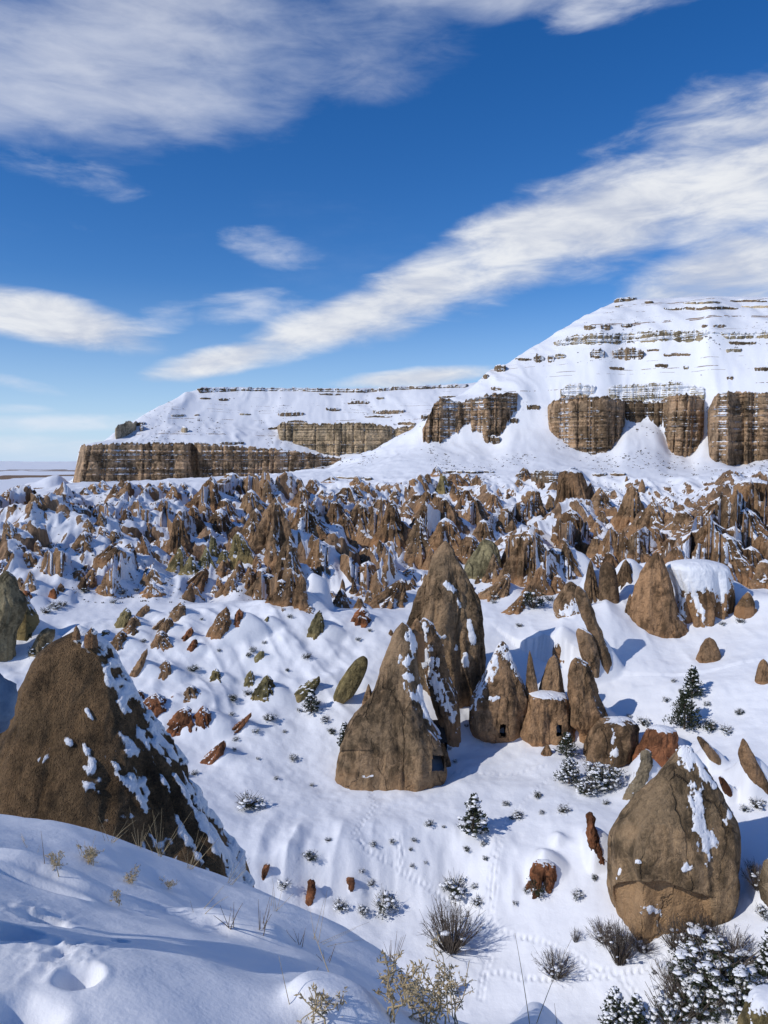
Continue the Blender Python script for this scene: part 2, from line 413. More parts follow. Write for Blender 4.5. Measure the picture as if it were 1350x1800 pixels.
R = [
 [(-600,2600,20),(0,2600,20),(675,2600,20),(1350,2600,20),(2000,2600,20)],
 [(-600,1900,60),(0,1900,62),(675,1900,66),(1100,1880,68),(1350,1880,68),(2000,1880,68)],
 [(-600,1800,72),(0,1800,73),(675,1800,74),(1100,1800,74),(1350,1800,74),(2000,1800,74)],
 [(-600,1690,80),(0,1690,80),(450,1690,80),(675,1700,80),(850,1702,80),(1000,1700,79.5),(1200,1690,79.5),(1350,1680,80),(2000,1680,80)],
 [(-600,1620,84),(0,1610,85.5),(450,1592,86.8),(675,1602,87.4),(800,1606,87.6),(880,1632,84.5),(1000,1612,84.5),(1200,1620,83.5),(1350,1600,85),(2000,1600,85)],
 [(-600,1520,88),(0,1510,88),(450,1500,90),(560,1482,91.5),(650,1475,93),(750,1460,95.5),(830,1450,97),(1000,1430,99),(1150,1440,99),(1350,1425,100),(2000,1425,100)],
 [(-600,1330,118),(0,1330,118),(300,1335,112),(450,1370,107),(600,1383,106),(740,1375,107),(850,1310,117),(960,1303,118),(1060,1335,115),(1200,1300,118),(1350,1290,118),(2000,1290,118)],
 [(-600,1200,136),(0,1200,135),(200,1180,133),(450,1200,128),(600,1205,126),(740,1215,125),(850,1200,130),(960,1200,132),(1100,1205,131),(1200,1200,131),(1350,1180,133),(2000,1180,133)],
 [(-600,1120,152),(0,1105,153),(120,1098,153),(250,1085,153),(450,1060,153),(600,1073,151),(700,1085,149),(800,1090,149),(850,1078,152),(960,1060,157),(1100,1100,151),(1200,1130,148),(1350,1085,156),(2000,1085,156)],
 [(-600,1050,186),(0,1050,186),(150,1048,190),(300,1045,185),(450,1072,176),(600,1062,175),(700,1045,178),(800,1015,181),(960,1010,181),(1100,1045,173),(1200,1035,174),(1350,1012,178),(2000,1012,178)],
 [(-600,960,240),(0,960,240),(150,980,235),(300,968,235),(450,985,228),(600,960,230),(750,950,230),(850,958,225),(960,965,222),(1100,943,226),(1200,935,228),(1350,935,226),(2000,935,226)],
 [(-600,905,310),(0,900,310),(200,893,305),(400,892,300),(600,885,300),(750,890,290),(900,882,285),(1000,880,285),(1100,903,275),(1200,903,268),(1350,875,268),(2000,875,268)],
 [(-600,890,370),(0,878,370),(80,868,380),(130,858,420),(230,852,420),(340,846,420),(450,843,400),(560,833,380),(700,822,355),(850,832,335),(1000,832,332),(1100,842,326),(1200,850,320),(1350,828,320),(2000,828,320)],
 [(-600,890,420),(0,876,420),(80,862,430),(130,852,520),(230,848,520),(340,843,510),(450,838,480),(540,832,430),(640,805,410),(700,790,400),(760,780,393),(860,785,391),(905,755,396),(955,760,397),(1030,790,393),(1075,785,393),(1105,742,404),(1150,745,404),(1180,790,396),(1215,798,395),(1240,765,402),(1300,815,388),(1350,802,390),(2000,800,390)],
 [(-600,893,430),(0,878,430),(80,862,440),(130,851,530),(230,847,530),(340,842,520),(450,837,490),(540,830,434),(640,800,417),(700,775,414),(760,735,412),(800,705,412),(860,700,411),(905,695,411),(960,713,409),(1050,699,409),(1100,706,413),(1180,699,409),(1300,691,405),(1350,691,405),(2000,690,405)],
 [(-600,895,450),(0,880,450),(80,862,460),(130,851,545),(230,847,545),(340,842,530),(450,837,500),(540,828,440),(640,797,430),(700,770,430),(745,741,430),(790,702,436),(820,688,444),(850,662,450),(890,640,458),(950,602,470),(1000,572,480),(1060,541,495),(1100,526,505),(1200,523.5,515),(1350,523,515),(2000,523,515)],
 [(-600,895,560),(0,870,560),(30,858,565),(60,849,570),(100,836,580),(128,852,600),(230,850,600),(340,845,600),(450,838,600),(540,834,600),(640,820,560),(700,800,560),(800,730,560),(900,670,590),(1000,600,620),(1100,548,640),(1200,540,640),(1350,540,640),(2000,540,640)],
 [(-600,900,660),(0,885,660),(60,872,655),(100,858,650),(126,850,640),(143,784,618),(200,780,618),(340,780,618),(420,785,620),(500,789,626),(560,796,632),(640,790,640),(700,771,650),(745,745,650),(800,720,660),(900,670,690),(1000,610,700),(1100,560,720),(1350,550,720),(2000,550,720)],
 [(-600,895,760),(0,882,760),(60,870,740),(100,858,720),(130,840,690),(150,784,640),(185,778,640),(210,770,650),(300,745,680),(450,742,700),(500,752,690),(640,742,700),(740,728,700),(850,705,720),(1000,640,740),(1350,575,760),(2000,575,760)],
 [(-600,890,860),(0,880,860),(60,868,840),(100,858,800),(130,845,760),(160,785,690),(185,775,680),(208,757,690),(240,739,700),(300,706,725),(345,685,752),(450,683,762),(640,685,770),(700,682,770),(830,677,770),(1000,660,800),(1350,600,820),(2000,600,820)],
 [(-600,884,1300),(0,880,1300),(100,878,1250),(150,850,1050),(185,820,1000),(240,780,980),(300,745,980),(345,715,1000),(450,700,1000),(640,695,1000),(830,685,1000),(1350,640,1050),(2000,640,1050)],
 [(-600,868,1700),(0,868,1700),(100,866,1700),(345,850,1700),(640,848,1700),(1350,840,1700),(2000,840,1700)],
 [(-600,834,4500),(0,834,4500),(675,834,4500),(1350,834,4500),(2000,834,4500)],
 [(-600,822.5,11000),(0,822.5,11000),(675,822.5,11000),(1350,822.5,11000),(2000,822.5,11000)],
 [(-600,815.5,26000),(0,815.5,26000),(675,815.5,26000),(1350,815.5,26000),(2000,815.5,26000)],
 [(-600,811,32000),(0,811,32000),(675,811,32000),(1350,811,32000),(2000,811,32000)],
]
CNT = [3, 6, 44, 38, 72, 52, 90, 74, 26, 96, 78, 56, 30, 12, 52, 6, 10, 22, 24, 4, 5, 10, 10, 10, 8]
d2r = pi/180
AZ = np.concatenate([np.arange(-75, -31.2, 1.2), np.arange(-31, 31.01, 0.115), np.arange(32.0, 75.1, 1.2)])*d2r
T = Field(R, CNT, AZ)
X, Y, D_ = T.X, T.Y, T.D
PXC = 675+FPX*np.tan(np.clip(AZ, -1.2, 1.2))[None, :]+0*D_
wob = fbm(X*0.03, Y*0.03, 0, 3, 5)-0.5
field = smooth(166, 192, D_)*(1-smooth(295, 350, D_))
# gentle drifts everywhere, fins and gullies in the pinnacle field, ribs on the near slopes, runnels on the mesas
dz = (fbm(X*0.11, Y*0.11, 0, 4, 1)-0.5)*1.5*smooth(70, 110, D_)*(1-smooth(1000, 1500, D_))
dz += (fbm(X*0.35, Y*0.35, 0, 3, 2)-0.5)*0.5*(1-smooth(500, 900, D_))
wx = X+14*wob; wy = Y+22*(fbm(X*0.02+7, Y*0.02, 0, 3, 9)-0.5)
r1 = ridged(wx/17.0+0.35*wy/30, wy/34.0, 0, 2, 11); r2 = ridged(wx/6.5-0.3*wy/16, wy/15.0, 0, 3, 23)
left = 1-smooth(560, 900, PXC)
rightr = smooth(1100, 1200, PXC)*(1-smooth(235, 285, D_))
dz += field*((r1**1.25-0.5)*14.0+(r2-0.5)*7.5)*(0.6+0.5*left+0.4*rightr)
rib = ridged((X+0.8*Y)/7.0+wob*3, (Y-0.5*X)/40.0, 0, 2, 41)
dz += ((rib-0.5)*1.1+(fbm(X/6.0, Y/8.0, 0, 3, 47)-0.5)*2.6)*smooth(112, 124, D_)*(1-smooth(148, 160, D_))*(1-smooth(600, 720, PXC))
rib2 = ridged(X/4.5+wob*2, Y/30.0, 0, 2, 43)
dz += ((rib2-0.5)*1.2+(fbm(X/3.5, Y/7.0, 0, 3, 49)-0.5)*1.4)*smooth(85.5, 89, D_)*(1-smooth(93, 98, D_))*smooth(430, 470, PXC)*(1-smooth(900, 1010, PXC))
mes = smooth(330, 400, D_)*(1-smooth(900, 1100, D_))
dz += mes*(ridged((X*0.97+Y*0.1)/16.0+wob*2.0, Y/90.0, 0, 3, 51)-0.5)*3.2*(1-0.6*smooth(480, 520, D_)*smooth(1000, 1100, PXC))
far = smooth(1200, 2500, D_)
dz += far*(fbm(X/900.0, Y/900.0, 0, 4, 61)-0.5)*26*(1+1.5*smooth(6000, 20000, D_))
lip = 1-smooth(0, 1, np.abs(np.arange(len(D_))-(sum(CNT[:15])))/4.0)[:, None]   # keep the right mesa's skyline clean
dz *= 1-0.75*lip
T.Z += dz
# hillocks that rise out of the pinnacle field
def hill(px, py, D, rad, slope, k=0.15, sx=1.0):
    c = P(px, py, D); r = np.sqrt(((X-c[0])/sx)**2+(Y-c[1])**2)
    ang = np.arctan2(Y-c[1], X-c[0])
    spur = 1+0.22*np.sin(ang*5+py)+0.12*np.sin(ang*9+px)
    cone = c[2]-slope*np.sqrt(r*r+4.0)*spur+slope*2+(ridged(X/5.0, Y/9.0, 0, 2, int(px)+71)-0.6)*2.2
    w = 3.0
    T.Z = np.where(r < rad*2.2, w*np.logaddexp(T.Z/w, cone/w), T.Z)
for h in [(75, 886, 228, 30, 0.62), (8, 951, 196, 22, 0.62), (118, 905, 240, 24, 0.55), (30, 905, 235, 22, 0.6), (522, 945, 196, 24, 0.85), (605, 906, 222, 22, 0.80), (232, 968, 206, 16, 0.75), (420, 985, 190, 18, 0.62, 0.15, 1.5),
          (1300, 880, 215, 34, 0.80), (1010, 885, 235, 22, 0.9), (1250, 905, 205, 26, 0.72), (930, 935, 205, 14, 0.9), (760, 880, 255, 22, 0.7), (1215, 985, 170, 16, 0.55, 0.15, 1.3),
          (240, 833, 597, 9, 0.75), (268, 838, 597, 7, 0.75), (205, 845, 597, 7, 0.7), (352, 827, 600, 16, 0.7), (165, 848, 598, 7, 0.7), (300, 843, 597, 7, 0.7), (418, 836, 600, 9, 0.7)]: hill(*h)

# trails of footprints across the valley floor
TRAILS = [[(985, 1290), (1000, 1330), (975, 1360), (940, 1390), (905, 1425), (880, 1470), (872, 1520), (868, 1570), (862, 1610), (872, 1632), (905, 1645), (950, 1655), (1000, 1675), (1040, 1700), (1085, 1712), (1130, 1705), (1165, 1682), (1200, 1672), (1290, 1672), (1345, 1684)],
          [(876, 1470), (866, 1520), (862, 1560), (857, 1610), (870, 1634)], [(1040, 1700), (1060, 1718), (1085, 1712), (1110, 1740), (1150, 1785)], [(1000, 1675), (1025, 1705), (1050, 1722)],
          [(640, 1440), (622, 1470), (645, 1492), (690, 1520), (740, 1552), (790, 1585), (820, 1605)], [(648, 1380), (660, 1415), (640, 1445)], [(700, 1465), (705, 1500), (700, 1525)],
          [(850, 1310), (835, 1335), (818, 1355), (780, 1362)], [(960, 1345), (900, 1362), (820, 1358)], [(860, 1680), (850, 1720), (845, 1760)], [(870, 1708), (930, 1722), (1050, 1718)]]
def apply_trails():
    rows = np.nonzero((T.D.max(1) > 70) & (T.D.min(1) < 130))[0]; r0, r1_ = rows[0], rows[-1]+1
    rngl = random.Random(3)
    for tr in TRAILS:
        pts = []
        for (x0, y0), (x1, y1) in zip(tr[:-1], tr[1:]):
            n = max(2, int(hypot(x1-x0, (y1-y0)*1.8)/6))
            for i in range(n):
                t = i/n; pts.append((x0+(x1-x0)*t, y0+(y1-y0)*t))
        side = 1
        for px, py in pts:
            d = T.hit(px, py, 62, 140)
            if d is None: continue
            c = P(px, py, d); side = -side
            cx, cy = c[0]+side*0.22+rngl.uniform(-.08, .08), c[1]+rngl.uniform(-.15, .15)
            j = np.searchsorted(T.az, atan2(cx, cy)); sl = (slice(r0, r1_), slice(max(j-9, 0), j+9))
            q = np.sqrt(((T.X[sl]-cx)/0.17)**2+((T.Y[sl]-cy)/0.26)**2)
            T.Z[sl] += rngl.uniform(.5, 1)*(-0.15*np.exp(-q**3)+0.03*np.exp(-((q-1.8)/0.5)**2))

DRIFTS = []
def drift(cx, cy, zb, h, rx, ry):
    DRIFTS.append((cx, cy, zb, h, rx, ry))
def apply_drifts():
    T.SN = np.zeros_like(T.Z)
    w = 0.8
    for cx, cy, zb, h, rx, ry in DRIFTS:
        D0 = hypot(cx, cy); R_ = max(max(rx), max(ry))*1.3; da = R_/D0
        j0, j1 = np.searchsorted(T.az, [atan2(cx, cy)-da, atan2(cx, cy)+da]); j0 = max(j0-1, 0); j1 = min(j1+1, len(T.az))
        if j1-j0 < 2: continue
        jm = (j0+j1)//2; i0, i1 = np.searchsorted(T.D[:, jm], [D0-R_*1.2, D0+R_*1.2]); i0 = max(i0-3, 0); i1 = min(i1+3, len(T.D))
        if zb is None: zb = T.z(cx, cy-0.9*ry[0])
        sl = (slice(i0, i1), slice(j0, j1)); x, y, z = T.X[sl], T.Y[sl], T.Z[sl]
        ex = np.where(x > cx, (x-cx)/rx[1], (x-cx)/rx[0]); ey = np.where(y > cy, (y-cy)/ry[1], (y-cy)/ry[0])
        r = np.sqrt(ex**2+ey**2+0.10)-0.06
        hump = zb+h*(1-r)+0.18*h*(vnoise(x/(0.3*R_), y/(0.3*R_), 0, 7)-0.5)*np.clip(r*2, 0, 1)
        k = smooth(1.3, 0.9, r)
        T.SN[sl] = np.maximum(T.SN[sl], k*(hump > z-0.2)); T.Z[sl] = z*(1-k)+k*0.5*(z+hump+np.sqrt((z-hump)**2+0.15))
def apply_fins():
    p = T.pts(); n = grid_normals(p)
    def blur(q, k):
        for ax in (0, 1):
            for _ in range(2):
                q = (q+np.roll(q, k, ax)+np.roll(q, -k, ax))/3
        return q
    nx, ny, nz = blur(n[..., 0], 3), blur(n[..., 1], 3), blur(n[..., 2], 3)
    st = smooth(0.93, 0.66, nz); w = np.abs(nx)/(np.abs(nx)+np.abs(ny)+1e-6)
    fa = ridged((T.X+0.2*T.Y+5*wob)/3.4, T.Y/15.0+3, 0, 3, 131); fb = ridged(T.X/14.0, (T.Y-0.3*T.X+5*wob)/4.2, 0, 3, 133)
    fin = fa*(1-w)+fb*w
    T.FIN = fin; T.STEEP = st
    amp = field*(0.25+1.0*st)*(1-0.55*smooth(700, 900, PXC)*smooth(250, 200, D_)*(1-smooth(1120, 1200, PXC)))
    T.Z += amp*((fin-0.55)*4.4+(ridged(T.X/1.6, T.Y/5.0, 0, 2, 137)-0.5)*1.0)
def build_terrain():
    p = T.pts(); n = grid_normals(p); n = np.where(n[..., 2:3] < 0, -n, n)
    nz = n[..., 2]
    nl = fbm(T.X*0.16, T.Y*0.16, 0, 4, 81)-0.5
    s = 2.0*(nz-0.80)+1.0*n[..., 0]+0.8*nl+0.20+0.30*smooth(780, 860, PXC)*(1-smooth(1180, 1260, PXC))+0.22*smooth(250, 300, D_)+1.7*(0.55-T.FIN)*(0.3+0.7*T.STEEP)+0.05
    calm = 1-np.clip(field*1.3, 0, 1)                       # outside the pinnacle field bare rock is rare
    s = s+0.10*T.SN*smooth(-0.3, 0.5, n[..., 0])
    s = s+calm*2.2+smooth(900, 1300, D_)*0.5
    pl = fbm(T.X/260.0, T.Y/1500.0, 0, 4, 91)
    s = np.where(D_ > 1300, 0.65-1.25*smooth(0.50, 0.68, pl)*smooth(14000, 6000, D_), s)
    me = np_mesh('terrain', p.reshape(-1, 3), grid_quads(*p.shape[:2]), M_GROUND, {'snow': s, 'strat': smooth(405, 416, D_)*(1-smooth(900, 1000, D_))*(T.Z > -20)})
    link('terrain', me, kind='structure')

# near bank under the photographer's feet
RB = [
 [(-1200,22000,0.06),(0,22000,0.06),(675,22000,0.06),(1350,22000,0.06),(2600,22000,0.06)],
 [(-1200,2500,1.25),(0,2500,1.25),(675,2600,1.3),(1350,2800,1.3),(2600,2900,1.3)],
 [(-1200,1720,2.3),(0,1800,2.15),(300,1810,2.15),(500,1830,2.2),(675,1850,2.3),(850,1880,2.5),(1000,1900,2.6),(1350,2050,2.6),(2600,2150,2.6)],
 [(-1200,1560,3.4),(0,1625,2.9),(150,1625,3.05),(300,1640,3.25),(500,1690,3.3),(600,1735,3.2),(675,1775,3.15),(800,1830,3.1),(930,1815,3.3),(1010,1840,3.4),(1350,2010,3.3),(2600,2100,3.3)],
 [(-1200,1480,4.4),(0,1530,3.75),(150,1535,4.0),(300,1570,4.3),(500,1640,4.3),(600,1685,4.2),(675,1730,4.0),(770,1785,3.8),(870,1810,3.8),(938,1762,4.0),(1000,1805,4.1),(1100,1880,4.0),(1350,2000,4.0),(2600,2080,4.0)],
 [(-1200,1430,5.4),(0,1451,4.7),(100,1457,5.0),(200,1476,5.3),(300,1508,5.5),(400,1544,5.65),(450,1564,5.7),(560,1612,5.7),(650,1666,5.5),(700,1703,5.0),(760,1757,4.7),(820,1802,4.5),(880,1815,4.5),(936,1764,4.5),(1000,1812,4.6),(1100,1885,4.5),(1350,2010,4.5),(2600,2090,4.5)],
 [(-1200,1500,7),(0,1500,6.9),(200,1540,7.1),(450,1640,7.0),(650,1760,6.6),(760,1850,6.2),(940,1900,6.0),(1350,2150,6.0),(2600,2200,6.0)],
 [(-1200,1700,14),(0,1700,14),(450,1800,13),(650,2000,12),(760,2100,12),(940,2200,12),(1350,2400,12),(2600,2400,12)],
 [(-1200,2550,32),(0,2550,32),(675,2600,32),(1350,2700,32),(2600,2700,32)],
]
AZB = np.concatenate([np.arange(-180, -33.1, 1.5), np.arange(-33, 33.01, 0.19), np.arange(34.5, 180.1, 1.5)])*d2r
B = Field(RB, [5, 14, 60, 70, 70, 16, 10, 8], AZB)
def build_bank():
    x, y = B.X, B.Y
    w = smooth(1.0, 2.0, B.D)*(1-smooth(6.5, 9, B.D))
    f = fbm(x*0.9+0.5*y, y*0.55, 0, 3, 101)-0.5
    r = ridged(x*0.45+0.6*y, y*0.5-0.1*x, 0, 2, 103)-0.5
    crest = np.exp(-((B.D-np.array([pchip([azel(a, b)[0] for a, b, c in RB[5]], [c for a, b, c in RB[5]], B.az)])[0])/0.6)**2)
    B.Z += w*(f*0.20+r*0.11)*(1-0.7*crest)+w*(fbm(x*3.0, y*3.0, 0, 3, 107)-0.5)*0.035
    for px, py, rx, ry, dep in [(140, 1718, .055, .05, .07), (205, 1655, .035, .03, .03), (15, 1640, .11, .06, .06), (70, 1615, .09, .05, .05), (60, 1548, .2, .08, .05), (590, 1778, .16, .12, -.10), (420, 1640, .28, .16, -.10), (130, 1555, .35, .12, -.07), (35, 1790, .1, .08, .06)]:
        d = B.hit(px, py, 1.2, 9)
        if d is None: continue
        c = P(px, py, d); q = np.sqrt(((x-c[0])/rx)**2+((y-c[1])/ry)**2)*(1+0.35*(fbm(x*9, y*9, 0, 2, 5)-0.5))
        B.Z -= dep*np.exp(-q**4)-(dep*0.12*np.exp(-((q-1.4)/0.35)**2) if dep > 0 else 0)
    # trodden crumbs round the footprints
    for px, py in [(100, 1690), (130, 1660), (60, 1620)]:
        d = B.hit(px, py, 1.2, 9); c = P(px, py, d); q = np.sqrt((x-c[0])**2+(y-c[1])**2)
        B.Z += np.exp(-(q/0.13)**2)*(ridged(x*16, y*16, 0, 2, 77)-0.5)*0.03
    p = B.pts()
    me = np_mesh('snow_bank', p.reshape(-1, 3), grid_quads(*p.shape[:2]), M_BANK)
    link('snow_bank', me, kind='structure')
build_bank()
# ------------------------------------------------------------------ rocks: lofted solids, each standing where its foot meets the ground
ROCKS = []
def rock(secs, col='brown', label=None, name='rock_spire', D=None, depth=0.85, flute=0.10, nfl=7, cover=0.0, snowtop=None, seed=None,
         dr=0.0, drw=1.0, drb=0.75, crest=0.12, lips=(), dents=(), doors=(), rough=0.06, expo=2.3, rot=0.0, res=1.0, mat=None, back=0.0, ext=None, group=None, streak=1.0, bare=0.0, blotch=0.0, snowp=(), topround=0.10, aspect=0.46, spur=0.0):
    secs = sorted(secs); ys = np.array([s[0] for s in secs], float); xl = np.array([s[1] for s in secs], float); xr = np.array([s[2] for s in secs], float)
    seed = seed if seed is not None else int(ys[0]*7+xl[0]*13) % 9973
    hpx = ys[-1]-ys[0]; wpx = (xr-xl).max(); xb = 0.5*(xl[-1]+xr[-1]); yb = ys[-1]
    if D is None:
        D = T.hit(min(max(xb, -60), 1410), yb, 62, 640) or 300.0
    pf = P(xb, yb, D); m_px = pf[1]/FPX
    a_max = wpx*0.5*m_px; Yc = pf[1]+depth*a_max*0.75+back
    q = [PY(0.5*(l+r), y, Yc) for y, l, r in zip(ys, xl, xr)]
    xc = np.array([p[0] for p in q]); zc = np.array([p[2] for p in q]); a = np.maximum((xr-xl)*0.5*Yc/FPX, 0.02)
    H = zc[0]-zc[-1]
    # buried root
    ext = ext if ext is not None else 2.0+0.45*H+1.2*a_max
    xc = np.append(xc, xc[-1]+(xc[-1]-xc[-2])*0.15); zc = np.append(zc, zc[-1]-ext); a = np.append(a, max(a[-1], a_max*0.8)*1.12)
    nth = int(np.clip(wpx*1.9*res, 20, 230)); nu = int(np.clip((hpx*1.05+8)*res, 14, 210))
    vis = H/(H+ext)
    tt = np.concatenate([np.linspace(0, 1, nu)**1.25*vis, np.linspace(vis, 1, max(5, nu//7))[1:]])
    zs = zc[0]+(zc[-1]-zc[0])*tt; k = -zc
    xs = pchip(k, xc, -zs); aa = pchip(k, a, -zs)
    # round the very top
    topr = np.clip((zc[0]-zs)/max(topround*H, 0.25), 0, 1); aa = aa*np.sqrt(np.clip(topr*(2-topr), 0.0004, 1))
    th = np.linspace(0, 2*pi, nth, endpoint=False)
    TH, ZS = np.meshgrid(th, zs); XS = np.repeat(xs[:, None], nth, 1); AA = np.repeat(aa[:, None], nth, 1)
    hf = np.clip((zc[0]-ZS)/max(H, .1), 0, 1.5)
    c, s_ = np.cos(TH+rot), np.sin(TH+rot)
    rr = (np.abs(c)**expo+np.abs(s_)**expo)**(-1/expo)
    # width of this plan shape, so that the outline keeps the given width
    wmax = (np.abs(np.cos(th))*((np.abs(np.cos(th+rot))**expo+np.abs(np.sin(th+rot))**expo)**(-1/expo))).max(); rr = rr/wmax
    rs = np.random.default_rng(seed); ph = rs.uniform(0, 6.28, 6)
    kf = nfl/3.6; wv = (vnoise(np.cos(TH)*1.2+seed, np.sin(TH)*1.2, hf*2.5, seed+2)-0.5)*0.9
    g1 = (1-np.abs(2*vnoise(np.cos(TH)*kf+seed+wv, np.sin(TH)*kf+wv, hf*0.55, seed+31)-1))**4
    g2 = (1-np.abs(2*vnoise(np.cos(TH)*kf*2.3+seed-wv, np.sin(TH)*kf*2.3, hf*0.9, seed+37)-1))**4
    gate = smooth(0.03, 0.4, hf)*(1-0.5*smooth(0.75, 1.0, hf))
    gate = gate*(0.35+1.3*vnoise(np.cos(TH)*2+9, np.sin(TH)*2, hf*1.5, seed+3))
    g = np.clip(g1+0.55*g2, 0, 1)*gate
    lob = vnoise(np.cos(TH)*1.3+seed*1.7, np.sin(TH)*1.3, hf*0.8, seed+41)-0.5
    m = 1+0.5*flute-flute*g*2.2+flute*1.6*lob*smooth(0.02, 0.3, hf)
    cr = 1-np.abs(2*vnoise(np.cos(TH)*1.5+seed*2.3+0.5*wv, np.sin(TH)*1.5+0.5*wv, hf*0.45, seed+61)-1); m = m+crest*1.6*(cr-0.62)*smooth(0.0, 0.2, hf)
    mw = (np.abs(np.cos(TH))*rr*m).max(1, keepdims=True); m = m/mw
    x = XS+AA*np.cos(TH)*rr*m; y = Yc-AA*depth*np.sin(TH)*rr*m; z = ZS.copy()
    cr2 = 0.5
    if spur:
        # spurs run down from the tip and spread into fins towards the foot
        ks = 2.0+0.5*(seed % 3); wv2 = wv*0.6+(hf-0.5)*0.35*((seed % 5)-2)/2
        cr2 = 1-np.abs(2*vnoise(np.cos(TH)*ks+seed*3.1+wv2, np.sin(TH)*ks+wv2, hf*0.3, seed+71)-1)
        cr2 = 0.7*cr2+0.3*(1-np.abs(2*vnoise(np.cos(TH)*ks*2.4+seed*1.1+wv2, np.sin(TH)*ks*2.4+wv2, hf*0.4, seed+73)-1))
        mm = 1+spur*smooth(0.15, 1.1, hf)*(1.9*(cr2-0.58)+0.32)
        x = XS+(x-XS)*mm; y = Yc+(y-Yc)*mm
    L = max(a_max, 0.3*H, 0.4)
    n3 = 0.6*(fbm(x/L*1.6+seed, y/L*1.6, z/L*1.1, 4, seed+5)-0.5)+0.5*(ridged(x/L*1.9+seed, y/L*1.9, z/L*1.3, 3, seed+6)-0.6); n4 = fbm(x/L*5+seed, y/L*5, z/L*4, 3, seed+8)-0.5
    f = np.minimum(AA/(0.45*a_max), 1.0)
    n5 = ridged(x/L*5.5+seed, y/L*5.5, z/L*1.1, 3, seed+12)-0.6; dsp = (n3*2*rough*L+n4*0.9*rough*L+n5*0.9*rough*L)*f
    x += dsp*np.cos(TH); y -= dsp*np.sin(TH); z += dsp*0.2
    p = np.stack([x, y, z], -1)
    for (dx, dy, rx, ry, dep, sh) in dents:
        ppx, ppy = proj(p); nn = grid_normals(p, True)
        e = np.abs((ppx-dx)/rx)**sh+np.abs((ppy-dy)/ry)**sh
        wgt = smooth(1.15, 0.72, e)*(nn[..., 1] < 0.3)
        p[..., 1] += wgt*dep
    for (lx0, lx1, ly, lb, dep) in lips:                      # a hollow under an overhanging lip, shallower towards the ground
        ppx, ppy = proj(p); nn = grid_normals(p, True)
        arch = ly+26*smooth(lx0+0.45*(lx1-lx0), lx1, ppx)+6*smooth(lx0+18, lx0, ppx)+9*(fbm(ppx/26, 0, 0, 3, seed)-0.5)
        wgt = smooth(arch-1.5, arch+3.5, ppy)*np.clip(1-(ppy-arch)/(lb-ly), 0, 1)**0.8*smooth(lx0-6, lx0+10, ppx)*smooth(lx1+5, lx1-8, ppx)*(nn[..., 1] < 0.3)
        p[..., 1] += wgt*dep; hf = np.maximum(hf, hf+(0.98-hf)*np.clip(wgt*2.5, 0, 1))  # hollow takes the pale scoured tone, with sunlight on its wall painted in
    n = grid_normals(p, True)
    ns = fbm(x/L*1.5+3.3, y/L*1.5, z/L*0.9, 4, seed+15)-0.5; nf = fbm(x/L*5+1.3, y/L*5, z/L*3.0, 3, seed+19)-0.5
    s = 1.75*(n[..., 2]-0.60)+aspect*n[..., 0]+0.25*n[..., 1]+0.85*ns+0.45*nf+0.42*streak*(g-0.30)-0.13+cover
    if spur: s = s+spur*2.3*(0.56-cr2)*smooth(0.1, 0.5, hf)
    if snowp:
        ppx, ppy = proj(p); jit = (fbm(x/L*11, y/L*11, z/L*7, 4, seed+51, 0.6)-0.5)
        for (sx, sy, rx, ry, ro) in snowp:
            cr, sr = cos(radians(ro)), sin(radians(ro)); ux, uy = ppx-sx, ppy-sy
            e = np.sqrt(((ux*cr+uy*sr)/rx)**2+((-ux*sr+uy*cr)/ry)**2)
            s = np.where(n[..., 1] < 0.5, np.maximum(s, 0.55*(1.0-e)+2.4*jit), s)
    if blotch: s = s+blotch*(ridged(x/L*4.5, y/L*4.5, z/L*4.5, 4, seed+23)-0.62)*2.2*smooth(-0.25, 0.25, n[..., 0])-0.5*blotch*smooth(0.2, -0.2, n[..., 0])
    if snowtop is not None:
        s = s+smooth(snowtop+0.12, snowtop-0.12, hf)*1.1
    s = s-bare*smooth(0.2, 1.0, hf)
    thk = float(np.clip(0.022*L, 0.04, 0.22))
    p = p+n*(thk*smooth(0.0, 0.22, s))[..., None]
    nr = p.shape[0]
    quads = grid_quads(nr, nth, True)
    if doors:
        cen = p.reshape(-1, 3)[quads].mean(1); cpx, cpy = proj(cen); nq = n.reshape(-1, 3)[quads].mean(1)
        kill = np.zeros(len(quads), bool)
        for (x0, y0, x1, y1) in doors:
            kill |= (cpx > x0) & (cpx < x1) & (cpy > y0) & (cpy < y1) & (nq[:, 1] < 0.1)
        dp = [cen[(cpx > x0) & (cpx < x1) & (cpy > y0) & (cpy < y1) & (nq[:, 1] < 0.1)] for (x0, y0, x1, y1) in doors]
        quads = quads[~kill]
    me = np_mesh(name, p.reshape(-1, 3), quads, mat or (M_ROCK if D < 170 else M_FAR), {'snow': s, 'hf': hf})
    o = link(name, me)
    if dr > 0: drift(float(np.interp(0.45*H, zc[0]-zc, xc))+0.35*a_max, Yc+drb*depth*a_max, None, dr*H, (1.25*a_max, drw*(1.0*a_max+0.45*H)), (1.5*depth*a_max, drw*(0.8*a_max+0.75*H)))
    cc = COLORS[col] if isinstance(col, str) else col
    jit = rs.uniform(0.86, 1.14); tw = rs.uniform(-0.05, 0.05)
    o.color = (cc[0]*jit*(1+tw), cc[1]*jit, cc[2]*jit*(1-tw), 1)
    o['category'] = {'rock_spire': 'rock spire', 'boulder': 'boulder', 'rock_fin': 'rock fin', 'rock_outcrop': 'rock'}.get(name, 'rock')
    if label: o['label'] = label
    if group: o['group'] = group
    ROCKS.append((o, 0.5*(xl[0]+xr[0]), ys[0], xb, yb, wpx, hpx, col if isinstance(col, str) else 'brown', bool(label)))
